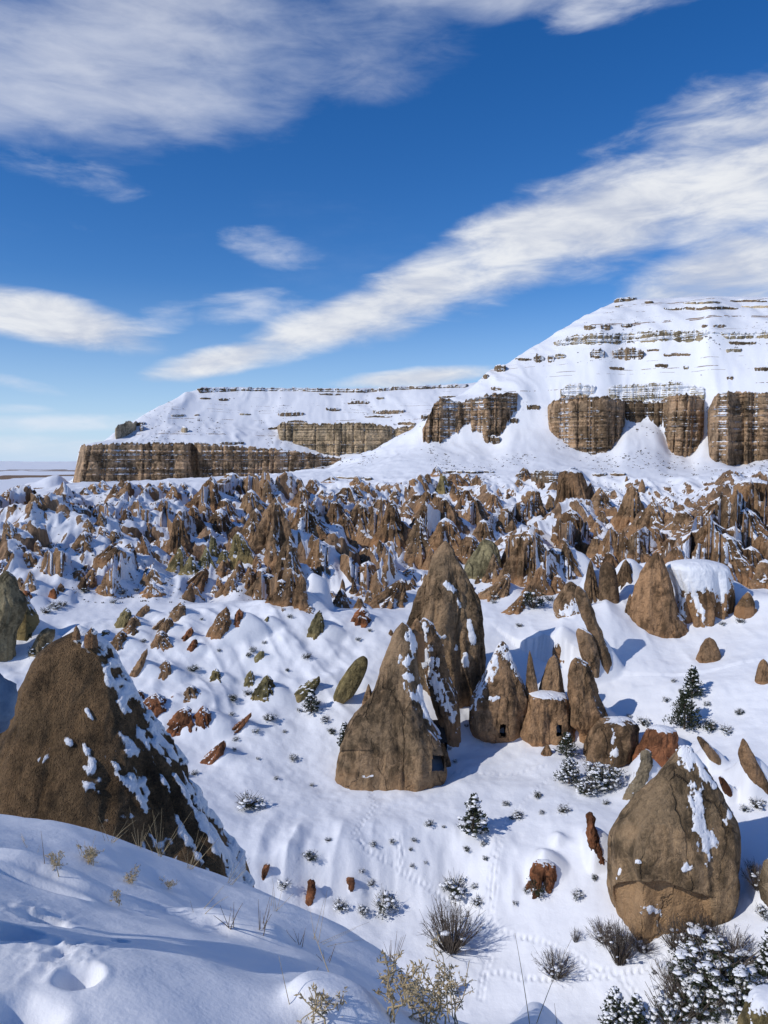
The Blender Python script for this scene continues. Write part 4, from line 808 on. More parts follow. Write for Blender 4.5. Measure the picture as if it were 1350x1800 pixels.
# ---- cliffs and ledges of the two mesas
def cliff(pts, label, col='brown', amp=3.0, freq=0.12, seed=0, thick=9.0, name='cliff', group=None, snow=-0.85, dens=0.85, down=6.0, rag=1.0, fall=None, mat=None):
    pts = [p if len(p) == 5 else (p[0], p[1], p[0], p[2], p[3]) for p in pts]
    a = np.array(pts, float)
    seg = np.concatenate([[0], np.cumsum(np.hypot(np.diff(a[:, 0]), 0.3*np.diff(a[:, 1])))]); n = int(np.clip(seg[-1]*dens, 10, 420))
    sq = np.linspace(0, seg[-1], n); A = np.stack([np.interp(sq, seg, a[:, k]) for k in range(5)], 1)
    hpx = np.max(a[:, 3]-a[:, 1]); m = int(np.clip(hpx*1.0, 5, 110))
    ref = A[:, 4]
    hb = np.array([T.hit(x, y, d*0.8, d*1.3) or d for x, y, d in zip(A[:, 2], A[:, 3], ref)]); ht = np.array([T.hit(x, y, d*0.8, d*1.35) or d+14 for x, y, d in zip(A[:, 0], A[:, 1], ref)])
    hb = np.clip(hb, ref*0.95, ref*1.05)
    kk = np.ones(9)/9; pad = lambda q: np.convolve(np.pad(q, 4, mode='edge'), kk, 'valid')
    A[:, 4] = pad(np.minimum(hb, ht-1.0))-0.8; thk_ = np.clip(pad(ht-A[:, 4])+3.0, 3.0, 60.0)
    if thick < 5: thk_ = np.minimum(thk_, 12.0)
    mpx = A[:, 4].mean()/FPX
    top = A[:, 1]+rag*(fbm(sq*0.30, seed, 0, 4, seed, 0.65)-0.5)*min(11, 0.75*hpx)
    A[:, 3] += (fbm(sq*0.16, seed+5, 0, 4, seed+3, 0.6)-0.5)*min(16, 0.7*hpx)
    PT = np.array([P(x, y, d+0.10*hpx*mpx) for x, y, d in zip(A[:, 0], top, A[:, 4])]); PB = np.array([P(x, y, d) for x, y, d in zip(A[:, 2], A[:, 3], A[:, 4])])
    v = np.linspace(0, 1, m)[:, None, None]
    g = PT[None]*(1-v)+PB[None]*v
    dirv = PB.copy(); dirv[:, 2] = 0; dirv /= np.linalg.norm(dirv, axis=1)[:, None]
    sm = (sq*mpx)[None]; zz = g[..., 2]; vv = v[..., 0]
    r = ridged(sm*freq+0.02*zz, zz*0.012, seed, 3, seed+1); notch = (1-np.abs(2*vnoise(sm*freq*1.7+0.15*vv, seed, 0, seed+4)-1))**6
    notch = np.maximum(notch, 0.8*(1-np.abs(2*vnoise(sm*freq*3.3+0.1*vv, seed+2, 0, seed+14)-1))**5)
    o = amp*(1.3*(r-0.5)-1.15*notch)*(0.55+0.45*vv)+0.22*amp*(fbm(sm*0.8, zz*0.8, seed, 4, seed+2)-0.5)
    led = vnoise(0*sm+seed, zz*0.9+0.5*fbm(sm*0.05, zz*0.1, 0, 2, seed), 0, seed+6); led2 = vnoise(0*sm+seed, zz*2.6, 0, seed+7)
    lk = 1.0 if fall is None else 0.0
    o += lk*1.3*min(1, amp/3)*(smooth(.3, .7, led)-0.5)+lk*0.7*min(1, amp/3)*(smooth(.35, .65, led2)-0.5)+(0.10 if fall is None else 1.1)*amp*(vv-0.5)
    endt = np.minimum(np.arange(n), np.arange(n)[::-1])/max(1.5, 0.022*n); o = o-(thk_*0.8*(1-smooth(0, 1, endt)))[None]*1.0
    p = g-dirv[None]*o[..., None]
    # foot runs on underground, the top goes back into the hill
    foot = p[-1:].copy(); foot[..., 2] -= down; bk = [p[:1]+dirv[None]*(thk_*t)[None, :, None]+np.array((0, 0, z)) for t, z in (((1.0, -0.6), (0.45, 0.3), (0.1, 0.2)) if fall is None else ((1.0, -fall), (0.5, -0.5*fall), (0.10, -0.04*fall)))]
    p = np.concatenate(bk+[p, foot], 0)
    nrm = grid_normals(p); nrm = np.where((nrm*dirv[None]).sum(-1, keepdims=True)-nrm[..., 2:3] > 0.0, -nrm, nrm)
    ns = fbm(p[..., 0]*0.5, p[..., 1]*0.5, p[..., 2]*0.9, 4, seed+9)-0.5
    s = 1.5*(np.abs(nrm[..., 2])-0.55)+0.9*ns+(0.15 if fall is None else 0.7)*nrm[..., 0]+snow+0.28+0.55*np.pad(notch, ((3, 1), (0, 0)), mode='edge')
    s[:3] += 0.9 if fall is None else 0.35
    s[3:5] += 0.12
    hf = np.zeros(s.shape)
    me = np_mesh(name, p.reshape(-1, 3), grid_quads(*p.shape[:2])[:, ::-1], mat or M_CLIFF, {'snow': s, 'hf': hf})
    ob = link(name, me, label=label, cat={'cliff': 'cliff', 'ledge': 'ledge'}.get(name, 'rock ridge'), group=group)
    cc = COLORS[col] if isinstance(col, str) else col; ob.color = (*cc, 1); return ob
CLB = (0.40, 0.275, 0.178); CLP = (0.46, 0.38, 0.27)
cliff([(142, 783, 126, 854, 600), (200, 779, 197, 855, 598), (260, 778, 258, 850, 599), (328, 779, 333, 852, 596), (336, 780, 342, 838, 612), (350, 780, 356, 842, 604), (400, 784, 400, 852, 602), (440, 786, 440, 850, 604), (480, 789, 480, 842, 606), (520, 793, 520, 836, 610), (565, 800, 566, 834, 616), (640, 814, 640, 832, 624)],
      'long layered brown cliff forming the base of the left mesa', CLB, 3.6, 0.055, 3)
cliff([(486, 746, 770, 676), (510, 741, 782, 674), (545, 744, 792, 670), (575, 746, 798, 668), (592, 742, 802, 662), (640, 742, 804, 660), (662, 746, 797, 664), (700, 752, 776, 666), (742, 744, 756, 672)], 'pale banded cliff tier high on the left mesa', (0.45, 0.345, 0.23), 3.6, 0.06, 13)
cliff([(202, 753, 773, 655), (212, 744, 770, 652), (228, 741, 764, 655), (241, 740, 754, 662)], 'small pale rock block on the left shoulder of the left mesa', CLP, 1.5, 0.1, 21, thick=12)
cliff([(341, 684, 693, 746), (352, 681, 690, 752), (420, 681, 687, 760), (520, 682, 687, 764), (640, 684, 690, 768), (700, 679, 685, 768), (830, 675.5, 680, 768)], 'thin dark rim rock along the flat top of the left mesa', (0.2, 0.15, 0.10), 0.9, 0.12, 25, name='ledge', snow=-.05)
cliff([(741, 758, 774, 404), (752, 735, 777, 401), (765, 707, 773, 399), (778, 696, 778, 399), (797, 704, 765, 400), (810, 708, 746, 405), (822, 702, 748, 404), (838, 699, 764, 399), (858, 692, 776, 397), (876, 691, 766, 400), (892, 690, 742, 405), (912, 690, 712, 410)], 'broken brown cliff tower on the left flank of the right mesa', CLB, 3.0, 0.13, 33)
cliff([(961, 716, 736, 403), (972, 704, 762, 398), (990, 698, 778, 394), (1010, 696, 788, 391), (1040, 697, 798, 390), (1070, 698, 793, 391), (1090, 702, 768, 396), (1101, 708, 742, 403)], 'fluted brown cliff bastion in the middle of the right mesa', CLB, 2.8, 0.14, 43)
cliff([(1097, 704, 736, 405), (1120, 705, 742, 404), (1142, 707, 737, 406), (1166, 706, 752, 403)], 'low dark cliff recess between the two bastions of the right mesa', (0.2, 0.14, 0.09), 1.8, 0.16, 47)
cliff([(1160, 704, 1167, 752, 401), (1178, 695, 1174, 785, 396), (1196, 692, 1188, 798, 393), (1216, 693, 1208, 805, 392), (1230, 697, 1228, 785, 395), (1240, 705, 1238, 760, 400)], 'narrow brown cliff buttress ending in a point, right mesa', CLB, 2.6, 0.15, 53)
cliff([(1243, 722, 1243, 796, 396), (1256, 696, 1252, 808, 391), (1275, 689, 1274, 818, 388), (1310, 688, 1310, 815, 387), (1350, 690, 1350, 806, 387), (1420, 690, 1420, 806, 388), (1560, 690, 1560, 806, 390)], 'massive brown cliff at the right edge of the right mesa', CLB, 3.0, 0.12, 59)
rock([(780, 1282, 1322), (790, 1275, 1330), (805, 1268, 1336), (829, 1264, 1337)], 'tan', 'domed rock buttress leaning on the massive cliff at the right edge', 'rock_outcrop', D=380, flute=0.15, nfl=9, cover=-.1)
cliff([(1068, 684, 692, 420), (1090, 677, 698, 418), (1130, 675, 702, 415), (1180, 671, 704, 414), (1215, 678, 697, 418), (1242, 683, 690, 424)], 'pale cream rock tier above the cliffs of the right mesa', (0.42, 0.36, 0.26), 1.6, 0.16, 63, snow=.1)
cliff([(984, 684, 697, 414), (1000, 677, 699, 412), (1020, 674, 696, 414), (1048, 679, 690, 420)], 'small pale crag above the fluted bastion of the right mesa', CLP, 1.4, 0.2, 67, snow=.05)
cliff([(968, 603, 608, 463), (990, 595, 607, 460), (1010, 588, 605, 458), (1050, 587, 604, 457), (1100, 584, 602, 457), (1140, 582, 601, 456), (1180, 580, 599, 456), (1220, 581, 599, 456), (1250, 583, 598, 457), (1300, 586, 596, 460), (1350, 583, 594, 459), (1450, 582, 592, 460)], 'long pale ledge band across the upper right mesa', (0.30, 0.245, 0.165), 1.4, 0.14, 71, name='ledge', snow=-.1)
cliff([(1078, 526, 533, 500), (1095, 522.5, 530, 505), (1122, 522, 526, 510)], 'dark rim rock at the left end of the right mesa summit', (0.2, 0.15, 0.1), 0.8, 0.2, 75, name='ledge', snow=-.1)
LEDG = [(1165, 1300, 539, 5), (1302, 1400, 537, 4), (1200, 1270, 529, 4), (1282, 1350, 527, 4), (1132, 1150, 529, 4), (1036, 1064, 613, 16), (1076, 1133, 611, 20), (1136, 1160, 613, 3), (1165, 1215, 620, 3), (937, 958, 624, 12), (961, 976, 624, 11), (975, 996, 621, 9), (1025, 1048, 572, 8), (1055, 1074, 569, 9), (1090, 1112, 568, 7), (1232, 1245, 571, 5), (1252, 1278, 569, 6), (1080, 1090, 538, 3),
        (1275, 1305, 612, 5), (1325, 1352, 644, 6), (1200, 1212, 643, 4), (1276, 1290, 662, 4), (1070, 1098, 644, 3), (868, 890, 640, 13), (848, 860, 657, 9), (905, 935, 628, 5), (862, 882, 680, 6), (1150, 1180, 683, 3), (925, 950, 712, 4), (1280, 1330, 600, 4),
        (488, 535, 724, 7), (572, 600, 716, 6), (610, 650, 705, 5), (655, 712, 719, 8), (698, 732, 741, 6), (420, 442, 726, 3), (300, 326, 727, 4), (383, 402, 700, 4), (340, 352, 727, 3), (470, 500, 750, 5), (245, 252, 747, 12), (318, 330, 749, 12), (350, 372, 698, 3), (505, 540, 738, 4), (640, 690, 730, 3), (740, 770, 728, 4), (600, 622, 770, 5), (560, 600, 692, 3), (770, 810, 695, 4), (660, 676, 697, 4), (385, 430, 776, 5), (340, 366, 776, 5), (236, 256, 742, 6),
        (908, 930, 829, 12), (932, 985, 826, 22), (985, 1022, 825, 16), (1040, 1068, 832, 5), (1072, 1100, 833, 4), (815, 850, 828, 4), (770, 815, 828, 5), (590, 640, 838, 3), (860, 880, 768, 12), (895, 912, 735, 6), (850, 870, 828, 3), (640, 655, 838, 6), (1150, 1175, 640, 3)]
nl_, nr_ = 0, 0
ORD = ['first', 'second', 'third', 'fourth', 'fifth', 'sixth', 'seventh', 'eighth', 'ninth', 'tenth', 'eleventh', 'twelfth', 'thirteenth', 'fourteenth', 'fifteenth', 'sixteenth', 'seventeenth', 'eighteenth', 'nineteenth', 'twentieth']
TENS = {20: 'twenty', 30: 'thirty', 40: 'forty', 50: 'fifty', 60: 'sixty'}
def ordinal(i):
    if i < 20: return ORD[i]
    t, u = (i+1)//10*10, (i+1) % 10
    return (TENS[t]+'-'+ORD[u-1]) if u else TENS[t][:-1]+'ieth'
def mesa_of(x, y): return 'pinnacle field below the right mesa' if y > 815 else ('right mesa' if (x > 850 or y > 760 and x > 700) else 'left mesa')
byreg = {}
for l in LEDG: byreg.setdefault(mesa_of(l[0], l[2]), []).append(l)
for reg, ls in byreg.items():
    for i, (x0, x1, y, h) in enumerate(sorted(ls)):
        xm = 0.5*(x0+x1); d = T.hit(xm, y+h, 200, 900)
        if d is None: continue
        d -= 0.4; hh = h*0.5
        n = max(3, int((x1-x0)/10)); pts = []
        for k in range(n+1):
            t = k/n; e = 1-abs(2*t-1)**3*0.6
            wy_ = 3.0*(vnoise((x0+(x1-x0)*t)/17.0, y, 0, 5)-0.5); pts.append((x0+(x1-x0)*t, y+h*(1-e)*0.5+wy_, y+h-h*(1-e)*0.3+wy_*0.7, d))
        cliff(pts, f'{"thin" if h < 6 else "stubby"} {"pale" if (x0 % 3) == 0 else "brown"} ledge, {ordinal(i)} from left on the {reg}', CLP if (x0 % 3) == 0 else (0.22, 0.16, 0.105), min(1.2, 0.12*h), 0.25, int(x0), thick=3.0, name='ledge', group='ledges on the '+reg, snow=-.12, dens=0.9, down=1.5)

# ---- serrated walls that tie the pinnacles together into ridges
RID = [([(0, 862, 882), (15, 859, 880), (30, 869, 884), (50, 861, 886), (62, 868, 888), (85, 877, 893), (96, 886, 896)], 'low dark serrated ridge at the far left under the plain'),
 ([(128, 886, 900), (150, 888, 904), (175, 884, 902), (200, 897, 918), (222, 890, 928), (240, 880, 916), (258, 893, 938), (276, 886, 926)], 'broken brown ridge on the left below the mesa cliff'),
 ([(278, 884, 935), (290, 878, 945), (315, 900, 968), (335, 889, 945), (360, 881, 928), (376, 902, 936)], 'steep fluted ridge above the green cones'),
 ([(345, 858, 890), (372, 834, 892), (392, 846, 882), (410, 829, 856), (440, 836, 862), (465, 830, 874), (490, 836, 886), (515, 845, 880), (546, 852, 886)], 'long serrated ridge below the right end of the left mesa cliff'),
 ([(511, 900, 946), (535, 880, 948), (552, 878, 942), (573, 875, 927), (592, 879, 928), (612, 902, 932)], 'fluted brown wall of joined columns left of centre'),
 ([(441, 1016, 1050), (470, 1004, 1053), (495, 1012, 1063), (512, 998, 1066), (530, 1006, 1069), (558, 1038, 1069)], 'wall of joined columns just behind the near left slope'),
 ([(607, 895, 942), (633, 879, 946), (655, 889, 946), (672, 875, 948), (692, 876, 958), (707, 894, 958)], 'massive double headed ridge in the middle distance'),
 ([(713, 912, 982), (738, 892, 986), (752, 882, 962), (770, 878, 948), (785, 872, 936), (804, 893, 934)], 'rugged ridge straight behind the tallest spire'),
 ([(809, 908, 935), (836, 878, 916), (852, 910, 954), (870, 898, 936), (893, 891, 934), (918, 882, 920), (940, 858, 904)], 'rising ridge right of the tallest spire'),
 ([(880, 952, 1006), (905, 935, 1012), (930, 925, 1028), (960, 946, 1029), (985, 962, 1014), (1015, 988, 1012)], 'broad fluted ridge above the open snow right of the tallest spire'),
 ([(970, 905, 932), (990, 893, 966), (1005, 891, 973), (1035, 917, 972), (1059, 935, 979), (1078, 924, 979), (1110, 938, 986), (1148, 922, 978), (1177, 944, 972)], 'serrated ridge below the flat ledge'),
 ([(1158, 970, 986), (1200, 936, 988), (1235, 905, 978), (1266, 873, 955), (1290, 866, 952), (1325, 840, 944), (1372, 848, 952)], 'great ridge climbing to the right edge below the cliffs'),
 ([(1212, 952, 994), (1250, 912, 994), (1285, 930, 1010), (1312, 893, 968), (1345, 936, 1008), (1380, 985, 1022)], 'jagged ridge in front of the one climbing to the right edge'),
 ([(74, 980, 1006), (88, 963, 1008), (103, 965, 1008), (120, 977, 1006), (135, 992, 1005)], 'row of joined columns on the snowy hill at far left'),
 ([(176, 1010, 1039), (195, 997, 1041), (214, 978, 1030), (232, 984, 1028), (247, 1010, 1031)], 'finned ridge above the scrubby flat at left'),
 ([(590, 966, 990), (618, 984, 1012), (648, 984, 1032), (662, 1004, 1052), (684, 968, 1038), (699, 1004, 1042)], 'finned ridge in the gully left of the tallest spire'),
 ([(540, 945, 985), (556, 954, 1000), (576, 941, 987), (602, 958, 990)], 'short dark ridge above the snowy gully left of the tallest spire')]
for k, (pts, lab) in enumerate(RID):
    xs_ = [p[0] for p in pts]; dense = []
    for x_ in np.arange(xs_[0], xs_[-1]+0.1, 3.0):
        yt_ = float(np.interp(x_, xs_, [p[1] for p in pts])); yb_ = float(np.interp(x_, xs_, [p[2] for p in pts]))
        tooth = (1-abs(2*float(vnoise(x_/13.0, k, 0, 201))-1))**1.5; e_ = min(1.0, (x_-xs_[0]+3)/16.0, (xs_[-1]-x_+3)/16.0)
        dense.append([x_, yb_-(yb_-yt_)*e_*(0.55+0.55*tooth), yb_])
    hits = [T.hit(q[0], q[2], 160, 460) or 250 for q in dense]
    dm_ = float(np.median(hits)); H_ = max((q[2]-q[1]) for q in dense)*dm_/FPX
    dense = [(q[0], q[1], q[2], float(np.clip(h_, dm_*0.95, dm_*1.05))) for q, h_ in zip(dense, hits)]
    o_ = cliff(dense, lab, COLORS['brown'], 0.16*H_+0.6, 0.16, 300+k*7, thick=3.0, name='rock_ridge', snow=-0.30, dens=1.0, down=2.5, rag=0.6, fall=0.8*H_, mat=M_FAR)

# ---- labels for the traced rocks: by look and by count from the left within a named stretch of ground
def region(x, y):
    if x < 600 and y > 1058: return 'the near left snow slope'
    if x < 130 and y > 905: return 'the snowy hill at far left'
    if y < 872 and x < 480: return 'the rocky foot of the left mesa'
    if x < 300: return 'the left pinnacle field'
    if x < 420: return 'the pinnacles above the green cones'
    if x < 555 and y > 925: return 'the ridge behind the near left slope'
    if x < 560: return 'the pinnacles below the pale cliff tier'
    if x < 712 and y > 935: return 'the gully left of the tallest spire'
    if x < 712: return 'the row of cones in the middle distance'
    if x < 820: return 'the cones behind the tallest spire'
    if x < 965: return 'the cones right of the tallest spire'
    if x < 1095: return 'the cones below the flat ledge'
    return 'the ridge at right below the cliffs'
reg = {}
for r in ROCKS:
    if not r[8]: reg.setdefault(region(r[1], r[2]), []).append(r)
CW = {'brown': 'brown', 'dark': 'dark brown', 'red': 'red brown', 'olive': 'olive green', 'tan': 'tan', 'pale': 'pale', 'grey': 'grey'}
for k, rs_ in reg.items():
    rs_.sort(key=lambda r: (r[1], r[2]))
    for i, r in enumerate(rs_):
        o, ax, ay, xb, yb, w, h, col, _ = r
        size = 'tiny' if h < 18 else ('small' if h < 32 else ('tall' if h > 1.7*w else 'broad'))
        kind = {'rock_spire': 'spire', 'boulder': 'boulder', 'rock_fin': 'leaning fin'}.get(o.name.split('.')[0], 'rock')
        o['label'] = f'{size} {CW[col]} {kind}, {ordinal(i)} from left on {k}'
        o['group'] = 'rocks on '+k

# ---- smaller stones between the pinnacles
def stubs(n):
    r = random.Random(5); k = 0; base = []
    for v in range(6):
        nth, nu = 14, 10; th = np.linspace(0, 2*pi, nth, endpoint=False); u = np.linspace(0, 1, nu)
        TH, U = np.meshgrid(th, u); w = np.sqrt(np.clip(U*(2-U), 0.001, 1))*(0.55+0.6*U); m = 1+0.35*(fbm(np.cos(TH)*1.6+v*9, np.sin(TH)*1.6, U*2, 3, v)-0.5)*2
        x = np.cos(TH)*w*m+(1-U)*r.uniform(-.5, .5); y = -np.sin(TH)*w*m; z = (1-U)*2.6-1.0
        p = np.stack([x, y, z], -1); nn = grid_normals(p, True)
        s = 1.6*(nn[..., 2]-0.62)+0.35*nn[..., 0]+0.2*nn[..., 1]+0.9*(fbm(x*1.5, y*1.5, z*1.5, 3, v+40)-0.5)-0.05
        base.append(np_mesh('stone', p.reshape(-1, 3), grid_quads(nu, nth, True), M_FAR, {'snow': s, 'hf': U*0.6}))
    tries = 0
    while k < n and tries < 9000:
        tries += 1
        px, py = r.uniform(-10, 1360), r.uniform(845, 1055)
        if px > 780 and py < 895 and r.random() < 0.75: continue
        if vnoise(px/70, py/40, 0, 3) < 0.48: continue
        d = T.hit(px, py, 160, 420)
        if d is None or d > 390 or d < 168: continue
        c = P(px, py, d); h = r.uniform(0.7, 1.9)*(0.7+d/450)
        o = link('stone', base[k % 6], label='small brown stone poking out of the snow between the larger pinnacles', cat='stone', group='small stones in the pinnacle field')
        o.location = c; a = r.uniform(0.5, 1.0)*h; o.scale = (a, a*r.uniform(.7, 1.3), h*r.uniform(.7, 1.2)); o.rotation_euler = (r.uniform(-.25, .25), r.uniform(-.25, .25), r.uniform(-.6, .6))
        q = r.uniform(.75, 1.2); cc = COLORS['brown']; o.color = (cc[0]*q, cc[1]*q, cc[2]*q, 1); k += 1
stubs(110)
apply_drifts(); apply_fins(); apply_trails(); build_terrain()
# ------------------------------------------------------------------ trees and shrubs
def rv(r, s=1.0): return Vector((r.gauss(0, 1), r.gauss(0, 1), r.gauss(0, 1)))*s
def conifer(name, label, loc, h, w, snow, seed, group=None, lean=0.0):
    r = random.Random(seed); random.seed(seed)
    root = bpy.data.objects.new(name, None); COL.objects.link(root); root.location = loc; tag(root, label, 'tree', group)
    tr = MB(); tr.tube([(0, 0, -0.8), (lean*.3*h, 0, h*0.45), (lean*.5*h, 0.02*h, h*0.97)], 0.035*h, 0.006*h, 6)
    lf, sn = MB(), MB(); br = MB()
    n = 70
    for i in range(n):
        t = i/(n-1); z = h*(0.05+0.93*t); a = i*2.399+r.uniform(-.4, .4)
        L = w*(1-t)**0.75*r.uniform(0.6, 1.15)+0.04*h
        d = Vector((cos(a), sin(a), 0.15+0.75*t+r.uniform(-.15, .1))); d.normalize()
        base = Vector((lean*.5*h*t, 0, z)); tip = base+d*L
        br.tube([base, base+d*L*0.6, tip], 0.008*h, 0.003*h, 3)
        m = int(16+26*(1-t))
        for k in range(m):
            q = r.uniform(0.25, 1.05); c = base+d*(L*q)+rv(r, 0.06*w*(1.2-0.5*t))
            dd = (d*0.6+Vector((0, 0, 0.55))+rv(r, 0.45)).normalized()*r.uniform(0.045, 0.085)*h
            lf.leaf(c, dd, 0.016*h*r.uniform(.7, 1.4))
        if r.random() < snow:
            for k in range(r.randint(1, 3)):
                q = r.uniform(0.5, 1.0); c = base+d*(L*q)+Vector((r.uniform(-.1, .1)*w, r.uniform(-.1, .1)*w, 0.035*h))
                e = r.uniform(0.025, 0.06)*h; sn.blob(c, e*r.uniform(.8, 1.5), e*r.uniform(.8, 1.5), e*0.6, 0.3, 7, 4)
    link('trunk', tr.mesh('trunk', M_BARK), root); link('branches', br.mesh('branches', M_TWIG), root)
    link('crown', lf.mesh('crown', M_LEAF, False), root)
    if sn.v: link('lying_snow', sn.mesh('lying_snow', M_SNOWC), root, kind='stuff')
    return root
def ground_at(px, py, lo=62, hi=640):
    d = T.hit(px, py, lo, hi) or 100.0; return P(px, py, d), d
def plant_h(px, y0, y1):
    c, d = ground_at(px, y1); return c, (y1-y0)*d/FPX*0.86

c, h = plant_h(832, 1384, 1470); conifer('juniper_tree', 'dark snow flecked juniper on the terrace rim beside the vertical trail', c, h, 0.34*h, 0.75, 11, lean=.03)
c, h = plant_h(1216, 1168, 1226); conifer('juniper_tree', 'upper of two dark conifers on the open snow at right', c, h, 0.36*h, 0.35, 12, 'pair of conifers', lean=.05)
c, h = plant_h(1203, 1212, 1282); conifer('juniper_tree', 'lower and denser of two dark conifers on the open snow at right', c, h, 0.52*h, 0.10, 13, 'pair of conifers')
c, h = plant_h(996, 1283, 1330); conifer('juniper_tree', 'dark conifer in front of the rounded double rock of the dwellings', c, h, 0.5*h, 0.35, 14)
c, h = plant_h(1000, 1325, 1378); conifer('juniper_tree', 'snow laden conifer just below the one at the dwellings', c, h, 0.55*h, 0.9, 15)
c, h = plant_h(1352, 1628, 1722); conifer('juniper_tree', 'dark conifer cut by the right edge near the bottom', c, h, 0.25*h, 0.4, 16)
c, h = plant_h(1080, 1726, 1812); conifer('juniper_tree', 'clump of dark juniper with snow at the bottom edge', c, h, 0.42*h, 0.9, 17)
c, h = plant_h(1118, 1738, 1815); conifer('juniper_tree', 'slim dark juniper just right of the juniper clump at the bottom', c, h, 0.3*h, 0.6, 18)
c, h = plant_h(547, 1206, 1254); conifer('juniper_tree', 'small dark juniper on the slope left of the carved cone', c, h, 0.45*h, 0.7, 19)
c, h = plant_h(606, 1262, 1318); conifer('juniper_tree', 'thin dark juniper hugging the left wall of the carved cone', c, h, 0.3*h, 0.5, 20)
c, h = plant_h(797, 1712, 1748); conifer('juniper_tree', 'tiny snowy juniper in the gully behind the dry weeds', c, h, 0.3*h, 0.9, 22)

def mound_bush(seed, snow=0.7, twigs=60, leafy=1.0, q_=1.0, ncl=16):
    """unit-size snow laden shrub: radius about 0.5, height about 0.8; returns meshes"""
    r = random.Random(seed); random.seed(seed); lf, sn, st = MB(), MB(), MB()
    cl = [(Vector((r.uniform(-.38, .38), r.uniform(-.38, .38), r.uniform(0.10, 0.55)))) for _ in range(ncl)]
    for k in range(twigs):
        a = r.uniform(0, 6.28); e = r.uniform(0.2, 0.62); top = Vector((cos(a)*e, sin(a)*e, r.uniform(0.35, 0.85)))
        st.tube([(0, 0, -0.1), top*0.55+rv(r, .03), top+rv(r, .03)], 0.012, 0.004, 3)
    for c in cl:
        for k in range(int(55*leafy)):
            p = c+rv(r, 0.085*q_); lf.leaf(p, (rv(r, .5)+Vector((0, 0, .5))).normalized()*r.uniform(.05, .10)*q_, r.uniform(.012, .026)*q_)
        if r.random() < snow:
            for k in range(r.randint(1, 3)):
                e = r.uniform(.05, .12)*q_; sn.blob(c+Vector((r.uniform(-.09, .09)*q_, r.uniform(-.09, .09)*q_, .09*q_)), e, e*r.uniform(.6, 1.2), e*.55, .35)
    for k in range(int(10*snow)):
        a = r.uniform(0, 6.28); e = r.uniform(.04, .09); q = r.uniform(.3, .55); sn.blob((cos(a)*q, sin(a)*q, r.uniform(.0, .2)), e, e, e*.6, .3)
    return lf.mesh('foliage', M_LEAF, False), st.mesh('stem', M_TWIG), sn.mesh('lying_snow', M_SNOWC)
def bare_bush(seed, n=130, snow=6, fan=0.6):
    r = random.Random(seed); random.seed(seed); st, sn = MB(), MB()
    for k in range(n):
        a = r.uniform(0, 6.28); e = r.uniform(0.05, fan); z = r.uniform(0.45, 1.0)*(1-0.35*e)
        b = Vector((cos(a)*.07, sin(a)*.07, -0.1)); top = Vector((cos(a)*e, sin(a)*e, z)); mid = b.lerp(top, .5)+rv(r, .03)
        st.tube([b, mid, top], 0.009, 0.003, 3)
        for j in range(4):
            q = r.uniform(.4, .95); p = mid.lerp(top, q); st.tube([p, p+(top-b).normalized()*r.uniform(.06, .2)+rv(r, .06)], 0.004, 0.002, 3)
    for k in range(snow):
        a = r.uniform(0, 6.28); q = r.uniform(.1, .5); e = r.uniform(.03, .08); sn.blob((cos(a)*q, sin(a)*q, r.uniform(.05, .55)), e*1.4, e, e*.5, .3)
    return st.mesh('branches', M_TWIG), sn.mesh('lying_snow', M_SNOWC)
BUSH = [mound_bush(30+i, [0.5, 0.75, 0.95, 0.3][i], 45, [1, .8, .8, 1.2][i]) for i in range(4)]
BUSH.append(mound_bush(38, 1.0, 60, .8, .62, 60)); BUSH.append(mound_bush(39, 1.0, 60, .6, .55, 95))
BARE = [bare_bush(50, 150, 8), bare_bush(51, 120, 14, .75), bare_bush(52, 60, 3, .45)]
def put_bush(px, py, wpx, kind, label, group=None, hscale=1.0):
    c, d = ground_at(px, py); s = wpx*d/FPX
    e = bpy.data.objects.new('bare_shrub' if kind >= 10 else 'snowy_shrub', None); COL.objects.link(e); e.location = c
    e.scale = (s, s, s*hscale); e.rotation_euler = (0, 0, (px*1.7+py) % 6.28); tag(e, label, 'shrub', group)
    if kind >= 10:
        for nm, me in zip(('branches', 'lying_snow'), BARE[kind-10]): link(nm, me, e, kind='stuff' if nm == 'lying_snow' else None)
    else:
        for nm, me in zip(('foliage', 'stem', 'lying_snow'), BUSH[kind]): link(nm, me, e, kind='stuff' if nm == 'lying_snow' else None)
put_bush(792, 1668, 100, 10, 'large bare dark shrub in the gully beside the trail', None, .85)
put_bush(1090, 1692, 62, 10, 'upright bare shrub below the hollow foot of the great pointed rock', None, 1.25)
put_bush(977, 1715, 62, 11, 'bare shrub on the gully floor left of the trail junction', None, .7)
put_bush(1190, 1668, 56, 11, 'bare snowy shrub against the spur of the great pointed rock')
put_bush(1235, 1655, 50, 11, 'smaller bare shrub at the tip of the rock spur')
put_bush(1062, 1655, 54, 11, 'wide frosted shrub under the overhang of the great pointed rock', None, .6)
put_bush(1130, 1672, 44, 11, 'frosted shrub right of the upright bare shrub', None, .6)
put_bush(1195, 1762, 90, 10, 'bare arching shrub behind the bottom right thicket', None, .8)
put_bush(1262, 1735, 150, 5, 'big snow buried shrub in the bottom right thicket', None, .7)
put_bush(1225, 1790, 90, 4, 'dark leafed snowy shrub in front of the big buried shrub')
put_bush(1180, 1810, 80, 4, 'snowy shrub at the bottom edge left of the dark leafed one')
put_bush(1290, 1780, 90, 5, 'snow buried shrub beside the mossy olive rock')
put_bush(1290, 1690, 80, 11, 'frosted twiggy shrub above the bottom right thicket', None, .6)
put_bush(1062, 1385, 66, 5, 'large snow laden shrub in front of the blocky brown rock')
put_bush(1030, 1395, 40, 4, 'snow laden shrub left of the largest one by the blocky rock')
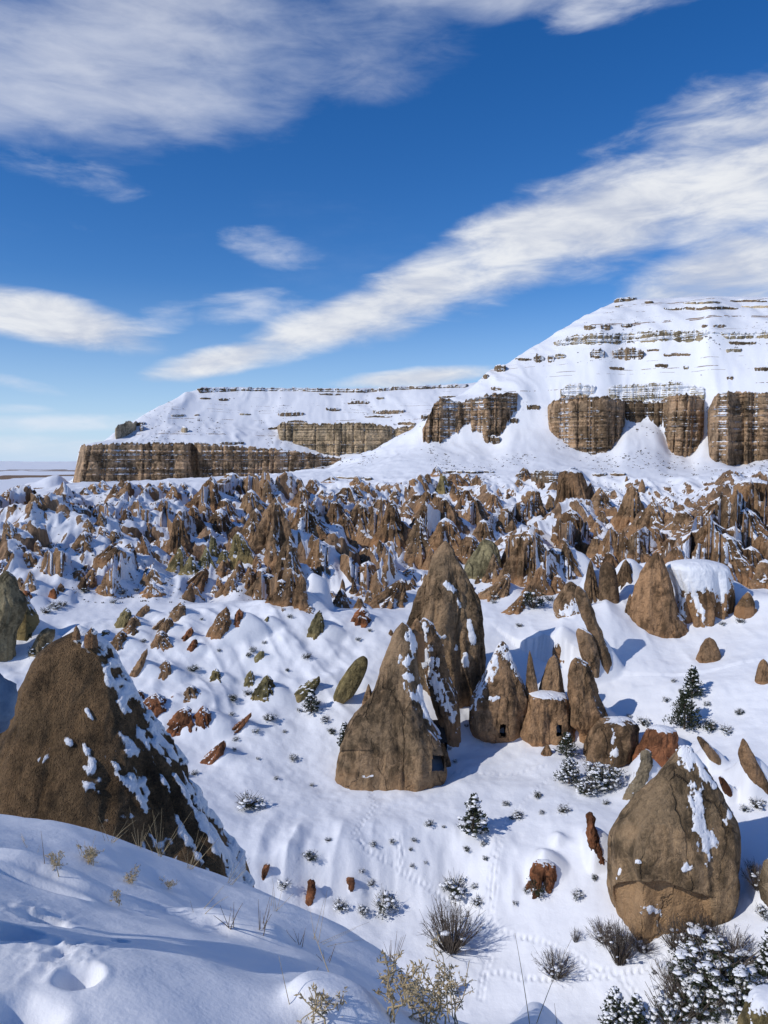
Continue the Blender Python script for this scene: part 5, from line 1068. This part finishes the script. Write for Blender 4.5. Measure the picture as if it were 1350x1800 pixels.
put_bush(1332, 1560, 44, 11, 'bare shrub between the great pointed rock and the right edge')
put_bush(1012, 1655, 26, 12, 'small bare sapling on the snow left of the overhang')
put_bush(936, 1068, 44, 0, 'dark shrub on the snow shoulder below the pale greenish rock')
put_bush(437, 1418, 50, 1, 'wide snowy shrub on the flat snow beyond the huge brown cone', None, .6)
put_bush(676, 1602, 42, 2, 'round snow ball shrub on the gully slope')
put_bush(800, 1572, 44, 1, 'snowy shrub above the large bare shrub')
put_bush(945, 1572, 36, 0, 'snowy shrub growing on the crumbling red outcrop')
SH = '''572 1268 22;583 1290 22;475 1266 26;500 1288 11;515 1336 22;486 1370 13;415 1302 15;412 1320 13;453 1335 10;437 1154 15;540 1158 22;630 1126 13;650 1110 11;510 1086 15;425 1079 11;465 1131 11;340 1180 24;252 1129 13;445 1145 18;410 1232 24;435 1222 20;408 1258 14;470 1266 20;450 1288 16;290 1298 13;300 1313 11;325 1366 20;342 1362 17;755 1452 22;780 1455 9;576 1479 15;545 1512 34;500 1560 32;657 1487 18;690 1482 16;727 1479 14;722 1495 11;725 1524 13;635 1534 16;653 1556 22;637 1606 28;597 1598 36;798 1580 20;835 1561 18;840 1590 30;850 1486 16;853 1512 16;820 1496 18;890 1415 16;900 1440 14;748 1518 10;888 1415 14;912 1437 26;990 1428 28;953 1430 14;945 1402 22;1065 1414 16;1045 1546 18;1015 1578 28;925 1568 18;1330 1420 32;1308 1425 20;1325 1535 26;1340 1610 32;1131 1275 28;912 1102 15;965 1056 20;870 1054 17;868 1060 15;1170 1233 17;1243 1240 15;1270 1099 13;1300 1095 17;1300 1256 20;1247 1284 36;1277 1288 26;1185 1199 13;1196 1216 11;1105 1262 14;60 1152 30;82 1140 24;98 1070 26;80 1078 22;110 1066 18;215 1045 22;240 1040 14;150 1042 20;175 1035 18;200 1060 14;1265 1420 14;1120 1500 12;905 1590 14;1150 1712 12;560 1238 14;525 1250 12;505 1180 12;385 1145 10;300 1080 10;355 1090 9;655 1320 10;548 1382 12;820 1278 12;835 1288 14;790 1318 14;800 1340 12'''
lst = sorted([tuple(float(q) for q in v.split()) for v in SH.replace('\n', ';').split(';')])
def sreg(x, y):
    if y > 1440: return 'the gully slopes'
    if x < 600: return 'the near left slope'
    return 'the snow right of the carved cone' if y > 1240 else 'the upper snow behind the dwellings'
cnt = {}
for i, (x, y, w) in enumerate(lst):
    k = sreg(x, y); n_ = cnt.get(k, 0); cnt[k] = n_+1
    put_bush(x, y, w*0.78, (0, 1, 2, 1, 2)[i % 5], f'little snowy shrub, {ordinal(n_)} from left on {k}', 'little shrubs on '+k, .8)

def scrub():
    """scrub and stones dotted over the mesa slopes, far beyond counting"""
    r = random.Random(9); random.seed(9); mb = MB(); k = 0; t = 0
    while k < 3400 and t < 26000:
        t += 1
        px, py = r.uniform(-5, 1355), r.uniform(525, 1060)
        if py > 900 and r.random() < 0.65: continue
        if py < 770 and r.random() < 0.4: continue
        if fbm(px/70, py/30, 0, 3, 15) < 0.50+0.06*(py < 700)+r.uniform(0, .12): continue
        A, te = azel(px, py); d = T.hit(px, py, 160, 800)
        if d is None: continue
        c = Vector(P(px, py, d)); s = r.uniform(0.12, 0.42)*(0.6+d/500)*(1.7 if r.random() < .06 else 1)
        for q in range(5):
            p = c+Vector((r.uniform(-1, 1)*s, r.uniform(-1, 1)*s, 0)); mb.leaf(p-Vector((0, 0, .1)), Vector((r.uniform(-.5, .5)*s, r.uniform(-.5, .5)*s, s*r.uniform(.6, 1.3))), s*0.4)
        k += 1
    link('scrub', mb.mesh('scrub', M_TWIG, False), label='dark scrub dotted over the snow slopes of the mesas', cat='scrub', kind='stuff')
scrub()

# ------------------------------------------------------------------ dry grass and weeds on the near bank
def bank_at(px, py):
    d = B.hit(px, py, 1.2, 12); return None if d is None else (Vector(P(px, py, d)), d)
def to_px(base, px, py, dy=0.0):
    return Vector(PY(px, py, base.y+dy))
def stalks(name, label, px, py, tips, rad=0.0022, mat=M_STRAW, head=False, group='dry grass on the near bank', cat='grass tuft'):
    q = bank_at(px, py)
    if q is None: return
    b, d = q; mb = MB(); r = random.Random(int(px*3+py))
    for (tx, ty, dy) in tips:
        t = to_px(b, tx, ty, dy); b0 = b+Vector((r.uniform(-.02, .02), r.uniform(-.02, .02), -0.04)); n = 7; pts = []
        sag = Vector((0, 0, -1))*(t-b).length*r.uniform(-.10, .04)
        for i in range(n):
            u = i/(n-1); pts.append(b0.lerp(t, u)+sag*(u*(1-u)*4)*.5)
        mb.tube(pts, rad, rad*.35, 4)
        if head:
            for i in range(14):
                u = r.uniform(.72, 1.0); p = b0.lerp(t, u); mb.leaf(p, rv(r, .008)+Vector((0, 0, .012)), .0022)
    return link(name, mb.mesh(name, mat), label=label, cat=cat, group=group)
r = random.Random(21)
def fan(x, y, n, spread, lo, hi, bias=0.0):
    return [(x+r.uniform(-spread, spread)+bias, y-r.uniform(lo, hi), r.uniform(-.25, .25)) for _ in range(n)]
G = [(82, 1528, 1, 6, 50, 75, -6, 'single brown stalk on the near bank at far left', M_STRAWD), (150, 1505, 5, 30, 20, 55, 0, 'sparse straw tuft at the base of the huge cone\'s left side', M_STRAW), (245, 1490, 7, 30, 25, 75, 5, 'straw tuft against the dark foot of the huge cone', M_STRAW),
     (280, 1505, 8, 45, 30, 85, 15, 'tallest straw tuft against the dark side of the huge cone', M_STRAW), (330, 1525, 8, 40, 25, 80, 15, 'straw tuft right of the tallest one by the huge cone', M_STRAW), (400, 1552, 6, 30, 20, 60, 12, 'straw tuft at the right foot of the huge cone', M_STRAW), (190, 1478, 8, 45, 10, 45, 5, 'low fringe of straw along the bank crest at left', M_STRAW),
     (405, 1622, 9, 30, 10, 38, -5, 'brown grass tuft beside the soft snow mound', M_STRAWD), (460, 1632, 7, 16, 25, 60, 8, 'dark grass tuft in the middle of the near bank', M_STRAWD), (525, 1660, 6, 25, 8, 30, 0, 'curled brown grass right of the dark tuft', M_STRAWD), (575, 1690, 4, 25, 10, 40, 0, 'few brown blades low on the bank slope', M_STRAWD), (690, 1690, 9, 30, 20, 55, 0, 'grey brown tuft on the bank crest above the weeds', M_STRAWD),
     (740, 1735, 10, 26, 60, 150, -10, 'bundle of thin grey stems behind the pale weeds', M_STRAWD), (480, 1600, 5, 45, 20, 70, 20, 'fine straw blades on the crest of the bank', M_STRAW), (975, 1800, 1, 1, 36, 40, 0, 'lone stalk with a seed head on the snow hump at bottom right', M_STRAWD), (60, 1495, 5, 25, 10, 35, 0, 'short straw at the far left crest of the bank', M_STRAW), (350, 1600, 3, 40, 10, 50, 20, 'scattered straw lying on the bank below the crest', M_STRAW)]
for (x, y, n, sp, lo, hi, bias, lab, mt) in G:
    stalks('dry_grass', lab, x, y, fan(x, y, n, sp, lo, hi, bias), 0.0024 if mt is M_STRAWD else 0.0018, mt)
# the long crossing straws in the middle
stalks('dry_grass', 'long pale straw rising from the bottom snow hump to the crest', 628, 1788, [(552, 1640, .25)], 0.0030, M_STRAW)
stalks('dry_grass', 'spray of crossing pale straws over the middle of the bank', 553, 1655, [(545, 1600, .2), (490, 1640, .0), (640, 1652, .1), (650, 1620, .15), (575, 1565, .2), (520, 1690, -.2), (625, 1632, .1), (500, 1670, -.1), (570, 1580, .2)], 0.0020, M_STRAW)
stalks('dry_grass', 'slanting pale straw crossing the gully view at right', 930, 1800, [(905, 1640, .1), (1005, 1650, .4)], 0.0022, M_STRAW)
stalks('dry_grass', 'thin straws leaning left near the bottom edge', 520, 1760, [(490, 1680, .0), (560, 1700, .2)], 0.0018, M_STRAW)
def weed(px, py, top, spread, label, seed, n=5, sc=1.0):
    q = bank_at(px, py)
    if q is None: return
    b, d = q; r = random.Random(seed); mb = MB(); m = d/FPX
    for k in range(n):
        t = to_px(b, px+r.uniform(-spread, spread), py-(py-top)*r.uniform(.55, 1.0), r.uniform(-.15, .15)); pts = [b+Vector((r.uniform(-.03, .03), r.uniform(-.03, .03), -.05))]
        for i in range(1, 7): pts.append(b.lerp(t, i/6)+rv(r, .012))
        mb.tube(pts, .0036*sc, .0016*sc, 5)
        for i in range(14):
            u = r.uniform(.25, 1.0); f = u*6; i0 = min(int(f), 5); p = pts[i0].lerp(pts[i0+1], f-i0)
            dr_ = (rv(r, .6)+Vector((0, 0, .5))).normalized(); L = r.uniform(.03, .075)*(1.2-.5*u)*sc
            tip = p+dr_*L; mb.tube([p, p+dr_*L*.6+rv(r, .004), tip], .0022*sc, .0012*sc, 3)
            for j in range(7):   # spiny bracts
                e = p.lerp(tip, r.uniform(.4, 1.05)); mb.leaf(e, (dr_*.4+rv(r, .6)).normalized()*r.uniform(.010, .022)*sc, .0030*sc)
    link('thorny_weed', mb.mesh('thorny_weed', M_STRAW), label=label, cat='weed', group='dry thorny weeds on the near bank')
weed(690, 1795, 1665, 40, 'tall pale thorny weed left of the centre weeds at the bottom', 61, 4)
weed(745, 1800, 1715, 45, 'bushy pale thorny weed in the middle of the bottom weeds', 62, 4)
weed(800, 1800, 1645, 45, 'tallest pale thorny weed at the right of the bottom weeds', 63, 4)
weed(775, 1812, 1690, 45, 'thin thorny weed between the two tall bottom weeds', 66, 3)
weed(560, 1800, 1752, 42, 'low spreading thorny weed beside the bottom snow hump', 64, 4)
weed(160, 1520, 1483, 22, 'small dry weed on the bank below the huge cone', 65, 5, .7)
weed(95, 1530, 1497, 10, 'tiny dry sprig at the far left of the bank', 67, 3, .6)
weed(230, 1555, 1530, 12, 'tiny dry sprig poking from the middle left of the bank', 68, 3, .6)
weed(205, 1585, 1568, 6, 'dead twig stub in the snow above the footprint', 69, 2, .6)
weed(295, 1562, 1545, 14, 'sparse twig lying on the snow right of the tiny sprig', 70, 3, .5)

# ------------------------------------------------------------------ the person at the left edge (only an elbow shows)
def person():
    gx, gy = -1.53, 2.24; gz = min(float(B.z(gx, gy)), -1.88)
    root = bpy.data.objects.new('person', None); COL.objects.link(root); root.location = (gx, gy, gz)
    tag(root, 'person in a blue denim jacket, only a bent elbow showing at the left edge', 'person')
    M_DENIM = None
    m, t, b = new_mat('denim'); pos = t.node('ShaderNodeTexCoord').outputs['Object']
    w = t.noise(pos, 9.0, 5, 0.6); wv = t.noise(pos, 420.0, 2, 0.5)
    cc = t.mix(t.ramp(w, 0.35, 0.68), (0.03, 0.06, 0.12), (0.13, 0.19, 0.27)); cc = t.mix(t.math('MULTIPLY', wv, 0.35), cc, (0.2, 0.26, 0.35)); t.put(b.inputs['Base Color'], cc)
    b.inputs['Roughness'].default_value = 0.9; t.put(b.inputs['Normal'], t.bump(t.math('ADD', t.noise(pos, 26, 4, .6), t.math('MULTIPLY', wv, .2)), 0.6, 0.012)); M_DENIM = m
    M_SKIN = plain('skin', (0.50, 0.30, 0.21), 0.5, 0.08); M_TROU = plain('dark trousers', (0.03, 0.03, 0.035), 0.8, .2); M_HAIR = plain('dark hair', (0.03, 0.02, 0.015), 0.5, .3, 60); M_BOOT = plain('boot leather', (0.05, 0.035, 0.025), .6)
    def skin(name, verts, edges, radii, mat, parent, sub=2):
        me = bpy.data.meshes.new(name); me.from_pydata(verts, edges, []); me.materials.append(mat)
        o = link(name, me, parent)
        o.modifiers.new('skin', 'SKIN').use_smooth_shade = True
        for i, rr in enumerate(radii):
            sv = me.skin_vertices[0].data[i]; sv.radius = rr if isinstance(rr, tuple) else (rr, rr); sv.use_root = (i == 0)
        s = o.modifiers.new('sub', 'SUBSURF'); s.levels = sub; s.render_levels = sub; return o
    # whole figure, 1.72 m, facing the valley (+y), right hand on the hip so that the elbow sticks out to +x
    hip = 0.92
    V = [(0, 0, hip), (0, 0.01, 1.10), (0, 0, 1.30), (0, -0.02, 1.43), (0, 0.0, 1.52),
         (0.10, 0, 0.86), (0.12, 0.02, 0.50), (0.13, -0.02, 0.10), (0.13, 0.10, 0.04),
         (-0.10, 0, 0.86), (-0.12, 0.02, 0.50), (-0.13, -0.02, 0.10), (-0.13, 0.10, 0.04)]
    E = [(0, 1), (1, 2), (2, 3), (3, 4), (0, 5), (5, 6), (6, 7), (7, 8), (0, 9), (9, 10), (10, 11), (11, 12)]
    body = skin('body', V, E, [(.155, .12), (.14, .11), (.16, .115), (.075, .07), (.052, .052), .088, .064, .045, .045, .088, .064, .045, .045], M_TROU, root)
    pe = P(3, 1238, 2.45); ex, ey, ez = pe[0]-gx, pe[1]-gy, pe[2]-gz
    J = [(0, 0, 1.02), (0, 0.0, 1.20), (0, -0.01, 1.38), (0.17, -0.01, 1.41), (ex*0.50, -0.04, 0.5*(1.41+ez)+0.03), (ex, ey, ez), (ex*0.66, 0.07, ez-0.10), (ex*.36, 0.12, ez-0.10),
         (-0.17, -0.01, 1.41), (-0.27, -0.02, 1.12), (-0.26, 0.10, 0.90), (0, 0, 0.88)]
    JE = [(0, 1), (1, 2), (2, 3), (3, 4), (4, 5), (5, 6), (6, 7), (2, 8), (8, 9), (9, 10), (0, 11)]
    jk = skin('jacket', J, JE, [(.185, .145), (.185, .14), (.15, .11), .085, .072, .072, .062, .052, .085, .070, .058, (.195, .15)], M_DENIM, root, 3)
    tx = bpy.data.textures.new('folds', 'CLOUDS'); tx.noise_scale = 0.055; dm = jk.modifiers.new('folds', 'DISPLACE'); dm.texture = tx; dm.strength = 0.05; dm.mid_level = 0.5
    # cuff, flap and collar
    cf = MB(); a0 = Vector(J[6]); a1 = Vector(J[7]); cf.tube([a0.lerp(a1, .75), a0.lerp(a1, 1.06)], .058, .057, 14); link('cuff', cf.mesh('cuff', M_DENIM), root)
    co = MB(); co.tube([(0, -.02, 1.43), (0, -.02, 1.50)], .085, .075, 16); link('collar', co.mesh('collar', M_DENIM), root)
    # hands: palm and five fingers each
    def hand(base, d, side):
        base = Vector(base); d = Vector(d).normalized(); u = d.cross(Vector((0, 0, 1))).normalized(); nrm = u.cross(d)
        vs = [base, base+d*.045, base+d*.085]; es = [(0, 1), (1, 2)]; rd = [(.026, .02), (.036, .016), (.036, .014)]
        for k, (o, L) in enumerate(((-.030, .062), (-.010, .074), (.010, .070), (.029, .056))):
            i = len(vs); p = base+d*.085+u*o; vs += [p, p+d*L*.5-nrm*.010, p+d*L-nrm*.030]; es += [(2, i), (i, i+1), (i+1, i+2)]; rd += [.0095, .009, .0075]
        i = len(vs); p = base+d*.03-u*side*.034; vs += [p, p+d*.03-u*side*.022-nrm*.01, p+d*.058-u*side*.022-nrm*.02]; es += [(0, i), (i, i+1), (i+1, i+2)]; rd += [.013, .011, .009]
        skin('hand', [tuple(v) for v in vs], es, rd, M_SKIN, root, 2)
    hand(J[7], Vector(J[7])-Vector(J[6]), 1); hand(J[10], (0, .15, -1), -1)
    # head
    nth, nu = 40, 32; th = np.linspace(0, 2*pi, nth, endpoint=False); uu = np.linspace(0.001, pi, nu); TH, U = np.meshgrid(th, uu)
    x = .076*np.sin(U)*np.cos(TH); y = -.096*np.sin(U)*np.sin(TH); z = .120*np.cos(U)
    jaw = smooth(.0, -.11, z); x *= 1-.28*jaw; y = y*(1-.10*jaw)
    fy = np.clip(-np.sin(TH)*np.sin(U), 0, 1)
    nose = np.exp(-((x/.013)**2+((z+.018)/.026)**2))*(fy > .3); y += .026*nose
    for ex_ in (-.031, .031): y -= .010*np.exp(-(((x-ex_)/.016)**2+((z-.012)/.011)**2))*(fy > .3)
    y += .005*np.exp(-((x/.024)**2+((z+.056)/.008)**2))*(fy > .3); y += .007*np.exp(-((x/.05)**2+((z-.034)/.012)**2))*(fy > .3)
    hd = link('head', np_mesh('head', np.stack([x, y, z], -1).reshape(-1, 3), grid_quads(nu, nth, True), M_SKIN), root); hd.location = (0, .02, 1.615)
    for sx in (-1, 1):
        em = MB(); em.blob((0, 0, 0), .006, .022, .033, .05, 10, 6); eo = link('ear', em.mesh('ear', M_SKIN), hd); eo.location = (sx*.076, -.005, -.005)
        ey_ = MB(); ey_.blob((0, 0, 0), .011, .009, .009, .0, 10, 6); yo = link('eye', ey_.mesh('eye', plain('eye', (.05, .035, .03), .2, .1)), hd); yo.location = (sx*.031, .079, .012)
    keep = (z > -.06+.10*np.clip(y/.09, -1, 1)*1.0+.05) | ((y < -.02) & (z > -.09))
    hx = np.stack([x*1.10, y*1.09-.004, z*1.09+.006], -1); q = grid_quads(nu, nth, True); km = keep.reshape(-1)[q].all(1)
    ho = link('hair', np_mesh('hair', hx.reshape(-1, 3), q[km], M_HAIR), hd); so = ho.modifiers.new('t', 'SOLIDIFY'); so.thickness = .012
    for sx in (-.13, .13):
        bm_ = MB(); bm_.blob((sx, .05, .05), .055, .14, .075, .04, 14, 8); link('boot', bm_.mesh('boot', M_BOOT), root)
person()
